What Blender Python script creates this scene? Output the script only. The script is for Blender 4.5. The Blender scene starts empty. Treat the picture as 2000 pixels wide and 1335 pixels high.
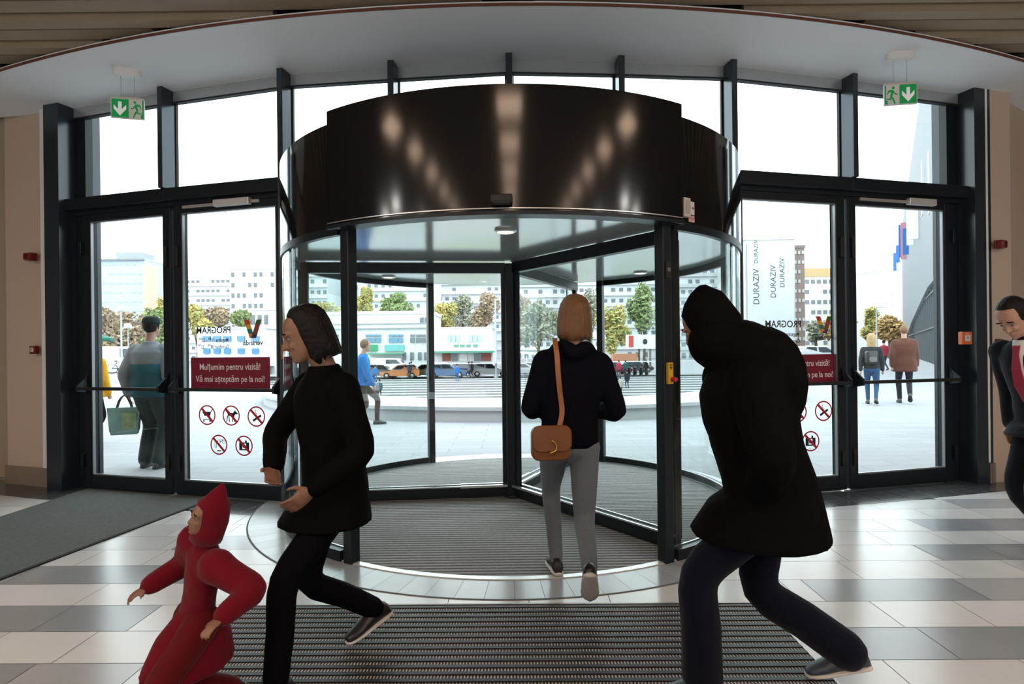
import bpy, bmesh, math, random
from math import sin, cos, pi, sqrt, radians as R_, atan2
from mathutils import Vector as V, Matrix as Mx, noise, geometry
random.seed(7)
SC = bpy.context.scene
COL = SC.collection
# ---------------------------------------------------------------- camera, sky, exposure
F = 1153.0; HZ = 682.0; CH = 1.4; ROLL = 0.011
cam_d = bpy.data.cameras.new('camera'); cam = bpy.data.objects.new('camera', cam_d); COL.objects.link(cam)
cam_d.sensor_width = 36.0; cam_d.lens = F/2000*36; cam_d.shift_y = (HZ-667.5)/2000
cam_d.clip_start = .05; cam_d.clip_end = 2000
cam.location = (0, 0, CH); cam.rotation_euler = (pi/2, ROLL, 0)
SC.camera = cam
w = bpy.data.worlds.new('overcast_sky'); SC.world = w; w.use_nodes = True
bg = w.node_tree.nodes['Background']; bg.inputs[0].default_value = (.88, .95, 1, 1); bg.inputs[1].default_value = 2.2
vs = SC.view_settings; SC.display_settings.display_device = 'sRGB'
vs.view_transform = 'Standard'; vs.look = 'None'; vs.gamma = 1; vs.use_curve_mapping = False; vs.exposure = .95
SC.cycles.use_denoising = True; SC.cycles.max_bounces = 10; SC.cycles.transparent_max_bounces = 24
SC.cycles.caustics_reflective = False; SC.cycles.caustics_refractive = False
SC.cycles.sample_clamp_indirect = 6

HALLW = 26.0                                        # watts of each added hall fill light
def unroll(px, py):
    dx, dy = px-1000, py-HZ
    return dx-ROLL*dy, dy+ROLL*dx
def W(px, py, d):                                   # photograph pixel + distance -> point of the place
    x, y = unroll(px, py); return V((x/F*d, d, CH-y/F*d))
def G(px, py, z=0.0):                               # pixel of a floor point -> point of the place
    x, y = unroll(px, py); d = (CH-z)*F/y; return V((x/F*d, d, z))
def onplane(px, py, p0, n):
    r = W(px, py, 1.0)-V((0, 0, CH)); o = V((0, 0, CH))
    return o+r*((p0-o).dot(n)/r.dot(n))

# ---------------------------------------------------------------- materials
MATS = {}
def mat(name, col=(.8, .8, .8), rough=.6, metal=0., bump=0., bscale=40., var=0., vscale=6., emit=None, estr=1., coat=0., spec=.5, sheen=0., bstretch=None):
    if name in MATS: return MATS[name]
    m = bpy.data.materials.new(name); m.use_nodes = True; nt = m.node_tree; N = nt.nodes; L = nt.links
    b = N['Principled BSDF']; b.inputs['Base Color'].default_value = (*col, 1); b.inputs['Roughness'].default_value = rough
    b.inputs['Metallic'].default_value = metal; b.inputs['Coat Weight'].default_value = coat
    b.inputs['Specular IOR Level'].default_value = spec; b.inputs['Sheen Weight'].default_value = sheen
    if emit: b.inputs['Emission Color'].default_value = (*emit, 1); b.inputs['Emission Strength'].default_value = estr
    tc = N.new('ShaderNodeTexCoord') if (bump or var) else None
    if var:
        n = N.new('ShaderNodeTexNoise'); n.inputs['Scale'].default_value = vscale; n.inputs['Detail'].default_value = 5
        L.new(tc.outputs['Object'], n.inputs['Vector'])
        mx = N.new('ShaderNodeMix'); mx.data_type = 'RGBA'
        mx.inputs[6].default_value = (*[c*(1-var) for c in col], 1); mx.inputs[7].default_value = (*[min(1, c*(1+var)) for c in col], 1)
        L.new(n.outputs['Fac'], mx.inputs[0]); L.new(mx.outputs[2], b.inputs['Base Color'])
    if bump:
        n = N.new('ShaderNodeTexNoise'); n.inputs['Scale'].default_value = bscale; n.inputs['Detail'].default_value = 4
        if bstretch:
            mp = N.new('ShaderNodeMapping'); mp.inputs['Scale'].default_value = bstretch
            L.new(tc.outputs['Object'], mp.inputs['Vector']); L.new(mp.outputs[0], n.inputs['Vector'])
        else: L.new(tc.outputs['Object'], n.inputs['Vector'])
        bp = N.new('ShaderNodeBump'); bp.inputs['Strength'].default_value = bump; bp.inputs['Distance'].default_value = .02
        L.new(n.outputs['Fac'], bp.inputs['Height']); L.new(bp.outputs[0], b.inputs['Normal'])
    MATS[name] = m; return m
def glassmat(name, tint=(.93, .97, .96), refl=1.0):
    if name in MATS: return MATS[name]
    m = bpy.data.materials.new(name); m.use_nodes = True; nt = m.node_tree; N = nt.nodes; L = nt.links
    N.remove(N['Principled BSDF']); out = N['Material Output']
    t = N.new('ShaderNodeBsdfTransparent'); t.inputs[0].default_value = (*tint, 1)
    g = N.new('ShaderNodeBsdfGlossy'); g.inputs['Roughness'].default_value = 0.0; g.inputs[0].default_value = (.9, .95, .95, 1)
    lw = N.new('ShaderNodeLayerWeight'); lw.inputs[0].default_value = .5
    pw = N.new('ShaderNodeMath'); pw.operation = 'POWER'; pw.inputs[1].default_value = 4.5; L.new(lw.outputs['Facing'], pw.inputs[0])
    mu = N.new('ShaderNodeMath'); mu.operation = 'MULTIPLY_ADD'; mu.inputs[1].default_value = .75*refl; mu.inputs[2].default_value = .025*refl; L.new(pw.outputs[0], mu.inputs[0])
    mx = N.new('ShaderNodeMixShader'); L.new(mu.outputs[0], mx.inputs[0]); L.new(t.outputs[0], mx.inputs[1]); L.new(g.outputs[0], mx.inputs[2])
    L.new(mx.outputs[0], out.inputs['Surface']); MATS[name] = m; return m

BLACK_METAL = mat('dark_frame_metal', (.009, .013, .018), .35, .0, spec=.3, bump=.02, bscale=300)
JAMB_METAL = mat('jamb_metal', (.016, .026, .036), .22, spec=.6)
MULL_METAL = mat('mullion_metal', (.05, .062, .07), .2, .55)
GLOSS_BLACK = mat('gloss_black_canopy', (.005, .0045, .0045), .13, spec=.4)
GLOSS_BACK = mat('gloss_black_drum', (.006, .0055, .0055), .07, spec=.5)
RUBBER = mat('black_rubber', (.01, .01, .01), .6)
STEEL = mat('brushed_steel', (.62, .63, .64), .3, .9)
ALU = mat('pale_aluminium', (.75, .75, .74), .35, .5)
WHITE_PL = mat('white_plastic', (.75, .74, .72), .4)
WHITE_INK = mat('white_ink', (.85, .82, .82), .5)
BLACK_INK = mat('black_ink', (.015, .015, .018), .5)
RED_INK = mat('red_ink', (.5, .012, .03), .45)
MAROON = mat('maroon_sticker', (.2, .004, .025), .4)
GLASS = glassmat('clear_glass')
GLASS_W = glassmat('wing_glass', (.95, .98, .97), .8)
SKIN = mat('skin', (.42, .24, .17), .5, var=.06, vscale=20)
SKIN_D = mat('backlit_skin', (.22, .11, .07), .5, var=.06, vscale=20)  # darker skin, the backlit tone put into its colour

# ---------------------------------------------------------------- mesh collecting
class MB:
    def __init__(s): s.v = []; s.f = []; s.mi = []
    def add(s, vs, fs, mi=0):
        o = len(s.v); s.v += [V(p) for p in vs]; s.f += [tuple(i+o for i in f) for f in fs]; s.mi += [mi]*len(fs); return s
    def box(s, c, size, M=None, mi=0):
        x, y, z = [a/2 for a in size]; c = V(c)
        vs = [V((sx*x, sy*y, sz*z)) for sz in (-1, 1) for sy in (-1, 1) for sx in (-1, 1)]
        if M: vs = [M@p for p in vs]
        return s.add([p+c for p in vs], [(0, 2, 3, 1), (4, 5, 7, 6), (0, 1, 5, 4), (2, 6, 7, 3), (0, 4, 6, 2), (1, 3, 7, 5)], mi)
    def bar(s, a, b, wd, dp, up=(0, 0, 1), mi=0):      # box beam a->b, wd across (perpendicular to up), dp along up
        a, b = V(a), V(b); t = (b-a).normalized(); u = V(up); sd = t.cross(u).normalized(); u = sd.cross(t)
        M = Mx((sd, t, u)).transposed(); return s.box((a+b)/2, (wd, (b-a).length, dp), M, mi)
    def prism(s, pts, O, U, Vv, N, th, mi=0):          # 2-D outline in plane (O,U,V), thickness th along N
        O, U, Vv, N = V(O), V(U), V(Vv), V(N); n = len(pts)
        lo = [O+U*p[0]+Vv*p[1] for p in pts]; hi = [p+N*th for p in lo]
        tri = geometry.tessellate_polygon([[V((p[0], p[1], 0)) for p in pts]])
        fs = []
        ar = sum(pts[i][0]*pts[(i+1) % n][1]-pts[(i+1) % n][0]*pts[i][1] for i in range(n)); flip = (ar*U.cross(Vv).dot(N)) < 0
        for t in tri:
            a, b, c = t; q = (pts[b][0]-pts[a][0])*(pts[c][1]-pts[a][1])-(pts[c][0]-pts[a][0])*(pts[b][1]-pts[a][1])
            if (q*U.cross(Vv).dot(N)) < 0: a, c = c, a
            fs.append((a+n, b+n, c+n)); fs.append((c, b, a))
        for i in range(n):
            j = (i+1) % n; fs.append((i, i+n, j+n, j) if flip else (i, j, j+n, i+n))
        return s.add(lo+hi, fs, mi)
    def rings(s, rs, cap=True, mi=0, closed=True):     # rs: lists of equal length
        n = len(rs[0]); vs = [p for r in rs for p in r]; fs = []
        for k in range(len(rs)-1):
            for i in range(n if closed else n-1):
                j = (i+1) % n; fs.append((k*n+i, k*n+j, (k+1)*n+j, (k+1)*n+i))
        if cap: fs.append(tuple(reversed(range(n)))); fs.append(tuple((len(rs)-1)*n+i for i in range(n)))
        return s.add(vs, fs, mi)
    def loft(s, rs, n=16, mi=0):                       # rs: (centre, ax, ay)
        return s.rings([[V(c)+V(ax)*cos(2*pi*i/n)+V(ay)*sin(2*pi*i/n) for i in range(n)] for c, ax, ay in rs], True, mi)
    def tube(s, pts, rad, n=10, mi=0, ends=True):
        pts = [V(p) for p in pts]; m = len(pts)
        if not hasattr(rad, '__len__'): rad = [rad]*m
        t0 = (pts[1]-pts[0]).normalized(); ref = V((0, 0, 1)) if abs(t0.z) < .9 else V((1, 0, 0))
        a = t0.cross(ref).normalized(); rs = []
        for i in range(m):
            t = (pts[min(i+1, m-1)]-pts[max(i-1, 0)]).normalized(); a = (a-t*a.dot(t)).normalized(); b = t.cross(a)
            if i == 0 and ends:
                for k in (.95, .6): rs.append((pts[0]-t*rad[0]*k, a*rad[0]*sqrt(1-k*k), b*rad[0]*sqrt(1-k*k)))
            rs.append((pts[i], a*rad[i], b*rad[i]))
            if i == m-1 and ends:
                for k in (.6, .95): rs.append((pts[i]+t*rad[i]*k, a*rad[i]*sqrt(1-k*k), b*rad[i]*sqrt(1-k*k)))
        return s.loft(rs, n, mi)
    def ball(s, c, r, n=14, m=9, M=None, mi=0):
        if not hasattr(r, '__len__'): r = (r, r, r)
        rs = []
        for k in range(m):
            a = -pi/2+pi*(k+.5)/m*1.0
            rs.append([(V((cos(a)*cos(2*pi*i/n)*r[0], cos(a)*sin(2*pi*i/n)*r[1], sin(a)*r[2]))) for i in range(n)])
        rs = [[(M@p if M else p)+V(c) for p in q] for q in rs]
        return s.rings(rs, True, mi)
    def lathe(s, prof, c=(0, 0, 0), n=20, mi=0, cap=True):  # prof: (r, z)
        c = V(c); return s.rings([[c+V((r*cos(2*pi*i/n), r*sin(2*pi*i/n), z)) for i in range(n)] for r, z in prof], cap, mi)
    def arc(s, C, r0, r1, z0, z1, a0, a1, n=48, mi=0):      # solid curved slab, angle from -y towards +x
        C = V(C); rs = []
        for k in range(n+1):
            a = a0+(a1-a0)*k/n; d = V((sin(a), -cos(a), 0))
            rs.append([C+d*r0+V((0, 0, z0)), C+d*r1+V((0, 0, z0)), C+d*r1+V((0, 0, z1)), C+d*r0+V((0, 0, z1))])
        return s.rings(rs, True, mi)
    def text(s, body, size, O, U, Vv, N, th=.0012, mirror=False, align='CENTER', mi=0, sx=1.0, bold=0.):
        cu = bpy.data.curves.new('t', 'FONT'); cu.body = body; cu.size = size; cu.align_x = align; cu.align_y = 'CENTER'; cu.resolution_u = 3; cu.offset = bold
        ob = bpy.data.objects.new('t', cu); COL.objects.link(ob); bpy.context.view_layer.update()
        me = bpy.data.meshes.new_from_object(ob.evaluated_get(bpy.context.evaluated_depsgraph_get()))
        O, U, Vv, N = V(O), V(U), V(Vv), V(N); k = -sx if mirror else sx
        vs = [O+U*(v.co.x*k)+Vv*v.co.y+N*th for v in me.vertices]; fs = [tuple(p.vertices) for p in me.polygons]
        bpy.data.objects.remove(ob); bpy.data.curves.remove(cu); bpy.data.meshes.remove(me)
        return s.add(vs, fs, mi)
    def mesh(s, name, M=None, smooth=False, ang=None):
        me = bpy.data.meshes.new(name)
        me.from_pydata([(M@p if M else p) for p in s.v], [], s.f); me.polygons.foreach_set('material_index', s.mi)
        bm = bmesh.new(); bm.from_mesh(me); bmesh.ops.remove_doubles(bm, verts=bm.verts, dist=1e-6) if len(s.f) < 60000 else None
        bmesh.ops.recalc_face_normals(bm, faces=bm.faces) if len(s.f) < 60000 and smooth != 'raw' else None
        bm.to_mesh(me); bm.free()
        if smooth is True: me.polygons.foreach_set('use_smooth', [True]*len(me.polygons)); 
        if smooth is True and ang: me.set_sharp_from_angle(angle=ang)
        me.update(); return me
    def build(s, name, m, parent=None, smooth=False, world=False, ang=None, bevel=0):
        Mi = rootM(parent).inverted() if (parent and world) else None
        me = s.mesh(name, Mi, smooth, ang)
        for q in (m if isinstance(m, (list, tuple)) else [m]): me.materials.append(q)
        o = bpy.data.objects.new(name, me); COL.objects.link(o)
        if parent: o.parent = parent
        if bevel:
            b = o.modifiers.new('bevel', 'BEVEL'); b.width = bevel; b.segments = 2; b.limit_method = 'ANGLE'
        return o
def rootM(o):
    M = Mx.Identity(4)
    while o:
        M = (Mx.Translation(o.location)@o.rotation_euler.to_matrix().to_4x4())@M; o = o.parent
    return M
def tag(o, label=None, cat=None, group=None, kind=None):
    if label: o['label'] = label
    if cat: o['category'] = cat
    if group: o['group'] = group
    if kind: o['kind'] = kind
    return o
def thing(name, label, cat, loc=(0, 0, 0), rz=0, group=None):
    o = bpy.data.objects.new(name, None); COL.objects.link(o); o.location = loc; o.rotation_euler = (0, 0, rz); o.empty_display_size = .1
    return tag(o, label, cat, group)
def struct(o, label=None): return tag(o, label, None, None, 'structure')
def copy_tree(o, parent=None):
    c = o.copy(); COL.objects.link(c); c.parent = parent
    for ch in list(o.children): copy_tree(ch, c)
    return c
def remesh(mb, vox, name, m, parent, smooth=4, labels=None):
    me = mb.mesh('tmp'); ob = bpy.data.objects.new('tmp', me); COL.objects.link(ob)
    r = ob.modifiers.new('r', 'REMESH'); r.mode = 'VOXEL'; r.voxel_size = vox; r.use_smooth_shade = True
    if smooth: sm = ob.modifiers.new('s', 'SMOOTH'); sm.iterations = smooth; sm.factor = .5
    bpy.context.view_layer.update()
    out = bpy.data.meshes.new_from_object(ob.evaluated_get(bpy.context.evaluated_depsgraph_get())); bpy.data.objects.remove(ob); bpy.data.meshes.remove(me)
    out.name = name; out.materials.clear(); out.materials.append(m); out.polygons.foreach_set('use_smooth', [True]*len(out.polygons))
    o = bpy.data.objects.new(name, out); COL.objects.link(o); o.parent = parent
    return o
# ================================================================ THE SETTING
NODE = [V(p+(0,)) for p in [(-4.65, 6.06), (-3.37, 5.68), (-2.08, 5.34), (-1.05, 5.22), (0, 5.11), (.99, 5.175), (2.015, 5.27), (3.27, 5.57), (4.69, 5.94)]]
ZC = 3.97; ZT = 3.0; GO = .19                       # soffit height, transom top, glass set-back behind mullion fronts
def outdir(k):
    d = V((0, 0, 0))
    for a, b in ((k-1, k), (k, k+1)):
        if a >= 0 and b < 9: e = NODE[b]-NODE[a]; d += V((-e.y, e.x, 0)).normalized()
    return d.normalized()
GL = [NODE[k]+outdir(k)*GO for k in range(9)]
def facade_y(x):
    if x <= GL[0].x: return GL[0].y
    for a, b in zip(GL, GL[1:]):
        if a.x <= x <= b.x: return a.y+(b.y-a.y)*(x-a.x)/(b.x-a.x)
    return GL[-1].y
Z3 = V((0, 0, 1))
# --- floor tiles
def tilemat(name, c, rough=.2): return mat(name, c, rough, var=.1, vscale=3, spec=.5)
TM = [tilemat('tile_white', (.72, .72, .72)), tilemat('tile_pale', (.64, .645, .65)), tilemat('tile_grey', (.31, .325, .345)), tilemat('tile_midgrey', (.42, .43, .445)), mat('grout', (.12, .12, .12), .8), tilemat('tile_slate', (.07, .075, .08), .16)]
fl = MB(); g = .002; ct, st = cos(-.0125), sin(-.0125)
def fr(u, v_): return V((u*ct-v_*st, u*st+v_*ct, 0))
gstart = {0: 1.67, 2: 2.74, 4: 3.1, 6: 3.8, -2: 1.35, -4: 1.2, -6: 1.0}
gleft = {-1: (-9, -2.0), 1: (-9, -2.0), 3: (-2.5, -1.9), -3: (-9, -1.7), -5: (-9, -1.8), 5: (-9, -4.6), -7: (-9, -1.8)}
for k in range(-28, 11):
    v0 = 3.26+.305*k; rnd = random.Random(k*17+3); u = -8+rnd.random()
    while u < 8:
        L = rnd.choice((.45, .6, .6, .9)); u1 = u+L; cu = (u+u1)/2
        for gs in ((gstart.get(k, 99)), *(gleft.get(k, ()))):
            if u < gs < u1-.05: u1 = gs; break
        cu = (u+u1)/2
        if k in gstart and cu > gstart[k]: mi = 2 if rnd.random() < .75 else 3
        elif k in gleft and gleft[k][0] < cu < gleft[k][1]: mi = 2 if rnd.random() < .6 else 3
        else: mi = 0 if rnd.random() < .6 else 1
        q = [fr(u+g, v0+g), fr(u1-g, v0+g), fr(u1-g, v0+.305-g), fr(u+g, v0+.305-g)]
        if max(p.y-facade_y(p.x) for p in q) < -.12 or (abs(cu) > 4.9 and q[2].y < 6.9): fl.add(q, [(0, 1, 2, 3)], mi)
        u = u1
fl.add([(-9, -6, -.003), (9, -6, -.003), (9, 6.9, -.003), (4.9, 6.1, -.003)]+[(p.x, p.y, -.003) for p in reversed(GL)]+[(-4.9, 6.3, -.003), (-9, 6.9, -.003)], [tuple(range(15))], 4)
# dark slate border along the doors
for sgn, ks in ((-1, (0, 1)), (1, (6, 7))):
    for k in ks:
        a, b = GL[k], GL[k+1]; ia, ib = -outdir(k), -outdir(k+1)
        for i in range(5):
            for (o0, o1) in ((.0, .27), (.274, .5)):
                t0, t1 = i/5+.003, (i+1)/5-.003
                P = lambda t, o: a.lerp(b, t)+ia.lerp(ib, t)*o+V((0, 0, .0015))
                fl.add([P(t0, o0), P(t1, o0), P(t1, o1), P(t0, o1)], [(0, 1, 2, 3)], 5)
for sx, k in ((-1, 0), (1, 8)):
    a = GL[k]-outdir(k)*.5; fl.add([a+V((0, 0, .0015)), GL[k]+V((0, 0, .0015)), GL[k]+V((sx*2, .7, .0015)), a+V((sx*2, .72, .0015))], [(0, 1, 2, 3)], 5)
struct(fl.build('floor', TM, None, 'raw'), 'polished floor of white and grey stone tile rows')
# --- outdoor paving with the sunken square cut out, its floor, steps and street
def pavemat(name, c, sc, var=.06):
    if name in MATS: return MATS[name]
    m = mat(name, c, .75, var=var, vscale=.35); nt = m.node_tree; N = nt.nodes; L = nt.links; b = N['Principled BSDF']
    src = b.inputs['Base Color'].links[0].from_socket; tc = N.new('ShaderNodeTexCoord'); br = N.new('ShaderNodeTexBrick'); br.inputs['Scale'].default_value = sc
    br.inputs['Color1'].default_value = (1, 1, 1, 1); br.inputs['Color2'].default_value = (.9, .9, .9, 1); br.inputs['Mortar'].default_value = (.7, .7, .7, 1); br.inputs['Mortar Size'].default_value = .008
    br.inputs['Brick Width'].default_value = .9; br.inputs['Row Height'].default_value = .3
    L.new(tc.outputs['Object'], br.inputs['Vector']); mx = N.new('ShaderNodeMix'); mx.data_type = 'RGBA'; mx.blend_type = 'MULTIPLY'; mx.inputs[0].default_value = 1
    L.new(src, mx.inputs[6]); L.new(br.outputs['Color'], mx.inputs[7]); L.new(mx.outputs[2], b.inputs['Base Color']); return m
PAVE = pavemat('plaza_paving', (.29, .3, .32), 1.0); PAVE2 = pavemat('square_paving', (.36, .37, .38), .7)
STEP = mat('step_stone', (.4, .41, .42), .7, var=.06); CONC = mat('wall_concrete', (.42, .43, .44), .7, var=.08, vscale=2); ASPH = mat('street_asphalt', (.22, .22, .23), .8, var=.1, vscale=.5)
RC, RR = V((.5, 19.4, 0)), 8.0
hole = [RC+V((sin(a), -cos(a), 0))*RR for a in [R_(-92+184*i/40) for i in range(41)]]+[V((32, 60, 0)), V((-28, 60, 0))]
outer = [V((-70, 6.35, 0))]+[V((p.x, p.y, 0)) for p in GL]+[V((70, 6.3, 0)), V((70, 64, 0)), V((-70, 64, 0))]
tri = geometry.tessellate_polygon([outer, hole]); pv = outer+hole
gm = MB(); gm.add([p+V((0, 0, -.004)) for p in pv], [t if (pv[t[1]]-pv[t[0]]).cross(pv[t[2]]-pv[t[0]]).z > 0 else t[::-1] for t in tri])
struct(gm.build('ground', PAVE, None, 'raw'), 'pale paved forecourt outside the doors')
ZS = -2.9
gm = MB(); gm.add([(-60, 9, ZS), (60, 9, ZS), (60, 50, ZS), (-60, 50, ZS)], [(0, 1, 2, 3)]); struct(gm.build('ground', PAVE2, None, 'raw'), 'sunken floor of the square')
gm = MB(); gm.add([(-160, 60, -1.5), (160, 60, -1.5), (300, 420, -1.5), (-300, 420, -1.5)], [(0, 1, 2, 3)]); struct(gm.build('ground', ASPH, None, 'raw'), 'street and car park beyond the square')
sm = MB(); n = 9
for i in range(n):
    d0 = 50+10*i/n; z1 = ZS+(i+1)*1.4/n; sm.box((1, (d0+62)/2, (z1-1.4/n+z1)/2), (76, 62-d0, 1.4/n)); sm.box((1, d0-.06, z1-.02), (76, .12, .04))
struct(sm.build('steps', STEP), 'wide pale steps rising to the street')
sm = MB(); sm.arc(RC, 6.2, 8, -.004, .22, R_(-92), R_(92), 60); sm.arc(RC, 6.1, 8.06, .22, .29, R_(-92), R_(92), 60)
struct(sm.build('low_wall', CONC), 'low curved concrete wall around the sunken square')
GRASS = mat('grass_bed', (.2, .26, .12), .9, var=.3, vscale=4)
for (px, rx), lb in zip(((905, 2.6), (960, 4), (1100, 3), (1255, 2.4)), ('leftmost', 'second from left', 'third from left', 'rightmost')):
    p = W(px, 760, 44); tr = MB(); tr.lathe([(rx, 0), (rx*.95, .12), (rx*.3, .2)], (0, 0, 0), 24); o_ = tr.build('lawn_bed', GRASS, None, True); o_.location = (p.x, 44 if px != 960 else 37, ZS); tag(o_, '%s of the round grass beds on the sunken square' % lb, 'lawn', 'round grass beds on the square')
# --- walls with skirting
BEIGE = mat('beige_plaster', (.56, .44, .35), .7, bump=.03, bscale=60, var=.03, vscale=1.5); BASE = mat('skirting_stone', (.26, .2, .155), .45, var=.12, vscale=8)
WHITE_P = mat('white_corner_bead', (.72, .72, .7), .5)
def wall(name, pts, z0, z1, m, th=.15, flip=1, label=None):
    w_ = MB()
    for a, b in zip(pts, pts[1:]):
        a, b = V((*a, 0)), V((*b, 0)); e = (b-a).normalized(); n_ = V((-e.y, e.x, 0))*flip
        w_.prism([(0, z0), ((b-a).length, z0), ((b-a).length, z1), (0, z1)], a, e, Z3, n_, th)
    return struct(w_.build(name, m), label)
Lp = [(-7.2, 7.0), (-5.52, 6.45), (-4.92, 6.25), (-4.8, 6.2)]; Rp = [(7.6, 7.9), (4.82, 5.95), (4.78, 6.02)]
wall('wall_left', Lp[1:], 0, 4.0, BEIGE, .3, 1, 'beige plaster pier left of the glass doors')
wall('wall_right', [(4.78, 6.12), (4.82, 5.96), (7.6, 7.76)], 0, 4.0, BEIGE, .3, 1, 'beige plaster wall right of the glass doors')
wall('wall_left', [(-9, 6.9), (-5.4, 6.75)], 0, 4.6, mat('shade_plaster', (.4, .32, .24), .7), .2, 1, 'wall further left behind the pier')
wall('baseboard_left', [(-5.53, 6.44), (-4.92, 6.235), (-4.79, 6.2)], 0, .2, BASE, .012, -1); wall('baseboard_right', [(4.775, 6.1), (4.815, 5.945), (7.6, 7.745)], 0, .2, BASE, .012, -1)
b_ = MB(); b_.box((-4.85, 6.205, 2.09), (.16, .03, 3.76)); struct(b_.build('trim_1', WHITE_P), 'white edge strip of the left pier')
b_ = MB(); b_.box((4.785, 5.965, 2.09), (.05, .04, 3.76)); struct(b_.build('trim_2', WHITE_P), 'white edge strip of the right wall')
# the hall behind the camera
HALL = mat('hall_plaster', (.3, .27, .25), .8); wall('wall_back', [(9, -9), (-9, -9)], 0, 4.6, HALL, .2, -1); wall('wall_left', [(-9, -9), (-9, 6.9)], 0, 4.6, HALL, .2, 1); wall('wall_right', [(9, 8.7), (9, -9)], 0, 4.6, HALL, .2, 1)
wall('wall_right', [(7.4, 7.6), (9.2, 8.8)], 0, 4.6, HALL, .2, 1)
# --- ceiling: white curved soffit over the doors, timber slats over the hall
SOFF = mat('white_soffit', (.87, .92, .96), .75); EDGE = mat('soffit_edge', (.16, .06, .04), .5)
def sofy(x): return 4.42+.044*x*x
xs = [-9+18*i/72 for i in range(73)]
sf = MB(); top = [V((x, sofy(x), ZC)) for x in xs]; bk = [V((x, (6.32-(x+5)*.13 if x < -4.85 else 6.05+(x-4.8)*.63 if x > 4.8 else facade_y(x)+.05), ZC)) for x in xs]
sf.rings([[a, b, b+V((0, 0, .035)), a+V((0, 0, .035))] for a, b in zip(top, bk) if b.y > a.y+.05])
struct(sf.build('ceiling', SOFF), 'white curved soffit above the doors')
sf = MB(); sf.rings([[a+V((0, -.006, .0)), a+V((0, .002, .0)), a+V((0, .002, .022)), a+V((0, -.006, .022))] for a in top if abs(a.x) < 7.5]); struct(sf.build('trim_3', EDGE), 'red brown edge of the soffit')
SLAT = mat('timber_slat', (.34, .27, .2), .6, var=.15, vscale=3); VOID = mat('ceiling_void', (.012, .011, .01), .9)
sl = MB(); k = 0; y = -8.9
while y < 6.8:
    x0 = 0 if y < 4.2 else sqrt(max(0, (y/1.03-4.42)/.044))+.25*((k*7) % 5)/5
    for s_ in (-1, 1):
        if x0 < 8.8: sl.box((s_*(x0+9)/2, y, 4.07+.03*(k % 2)), (9-x0, .15 if k % 2 else .11, .1))
    y += .2; k += 1
struct(sl.build('ceiling', SLAT), 'rows of brown timber ceiling slats')
cv = MB(); cv.prism([(-9.2, -9.2), (9.2, -9.2), (9.2, 8.8), (4.8, 6.3)]+[(p.x, p.y+.16) for p in reversed(GL)]+[(-4.85, 6.55), (-9.2, 7.2)], (0, 0, 4.6), (1, 0, 0), (0, 1, 0), Z3, .04); struct(cv.build('ceiling', VOID)); 
wall('wall_front', [(-9, 6.95), (-4.85, 6.32)]+[(p.x, p.y+.04) for p in GL]+[(4.85, 6.1), (9, 8.7)], ZC+.036, 4.62, HALL, .1, 1)
# --- facade: mullions, transoms, upper panes
def mull(name, k, z0, z1, wd=.055, dp=.2, m=MULL_METAL):
    o = outdir(k); s_ = V((o.y, -o.x, 0)); b = MB()
    b.prism([(-wd/2, 0), (wd/2, 0), (wd/2, dp), (-wd/2, dp)], NODE[k]+V((0, 0, z0)), s_, o, Z3, z1-z0); return struct(b.build(name, m, bevel=.004))
ti = 4
for k in range(1, 8):
    z0 = ZT-.005 if k in (1, 7) else (0 if k in (2, 6) else 2.86)
    mull('trim_%d' % ti, k, z0, ZC); ti += 1
for k, s_ in ((0, 1), (8, -1)):                      # deep end jambs
    b = MB(); o = outdir(k); e = (NODE[k+s_]-NODE[k]).normalized(); b.prism([(-.16, -.02), (.045, -.02), (.06, .42), (-.16, .42)] , NODE[k], e, o, Z3, ZC); struct(b.build('trim_%d' % ti, JAMB_METAL)); ti += 1
    b = MB(); P = NODE[k]+o*.16+e*.12; b.prism([(-.06, 0), (.06, 0), (.06, .08), (-.06, .08)], P, e, o, Z3, ZC); struct(b.build('trim_%d' % ti, BLACK_METAL)); ti += 1
for k in (0, 1, 6, 7):                               # transom over the doors
    a, b_ = NODE[k], NODE[k+1]; o = V((-(b_-a).y, (b_-a).x, 0)).normalized(); b = MB()
    b.bar(a+o*.14+V((0, 0, 2.94)), b_+o*.14+V((0, 0, 2.94)), .2, .12); b.bar(a+o*.17+V((0, 0, 2.865)), b_+o*.17+V((0, 0, 2.865)), .12, .05)
    struct(b.build('trim_%d' % ti, BLACK_METAL, bevel=.006), 'dark transom bar over the door'); ti += 1
for k in range(8):
    a, b_ = GL[k], GL[k+1]; e = (b_-a).normalized(); o = V((-e.y, e.x, 0)); L = (b_-a).length; z0 = ZT if k in (0, 1, 6, 7) else 2.84
    p = MB(); p.prism([(.0, z0), (L, z0), (L, ZC), (0, ZC)], a, e, Z3, o, .012); w_ = struct(p.build('window_%d' % (k+1), GLASS), 'upper glass pane above the entrance')
    f_ = MB(); f_.prism([(.02, 3.865), (L-.02, 3.865), (L-.02, ZC), (.02, ZC)], a-o*.05, e, Z3, o, .05); f_.build('window_frame', mat('head_rail', (.5, .53, .55), .22, .6), w_)
    f_ = MB(); f_.prism([(.02, 3.85), (L-.02, 3.85), (L-.02, 3.865), (.02, 3.865)], a-o*.06, e, Z3, o, .05); [f_.prism([(x, z0), (x+.012, z0), (x+.012, 3.86), (x, 3.86)], a-o*.03, e, Z3, o, .03) for x in (.025, L-.04)]; f_.build('bead', RUBBER, w_)
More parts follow.
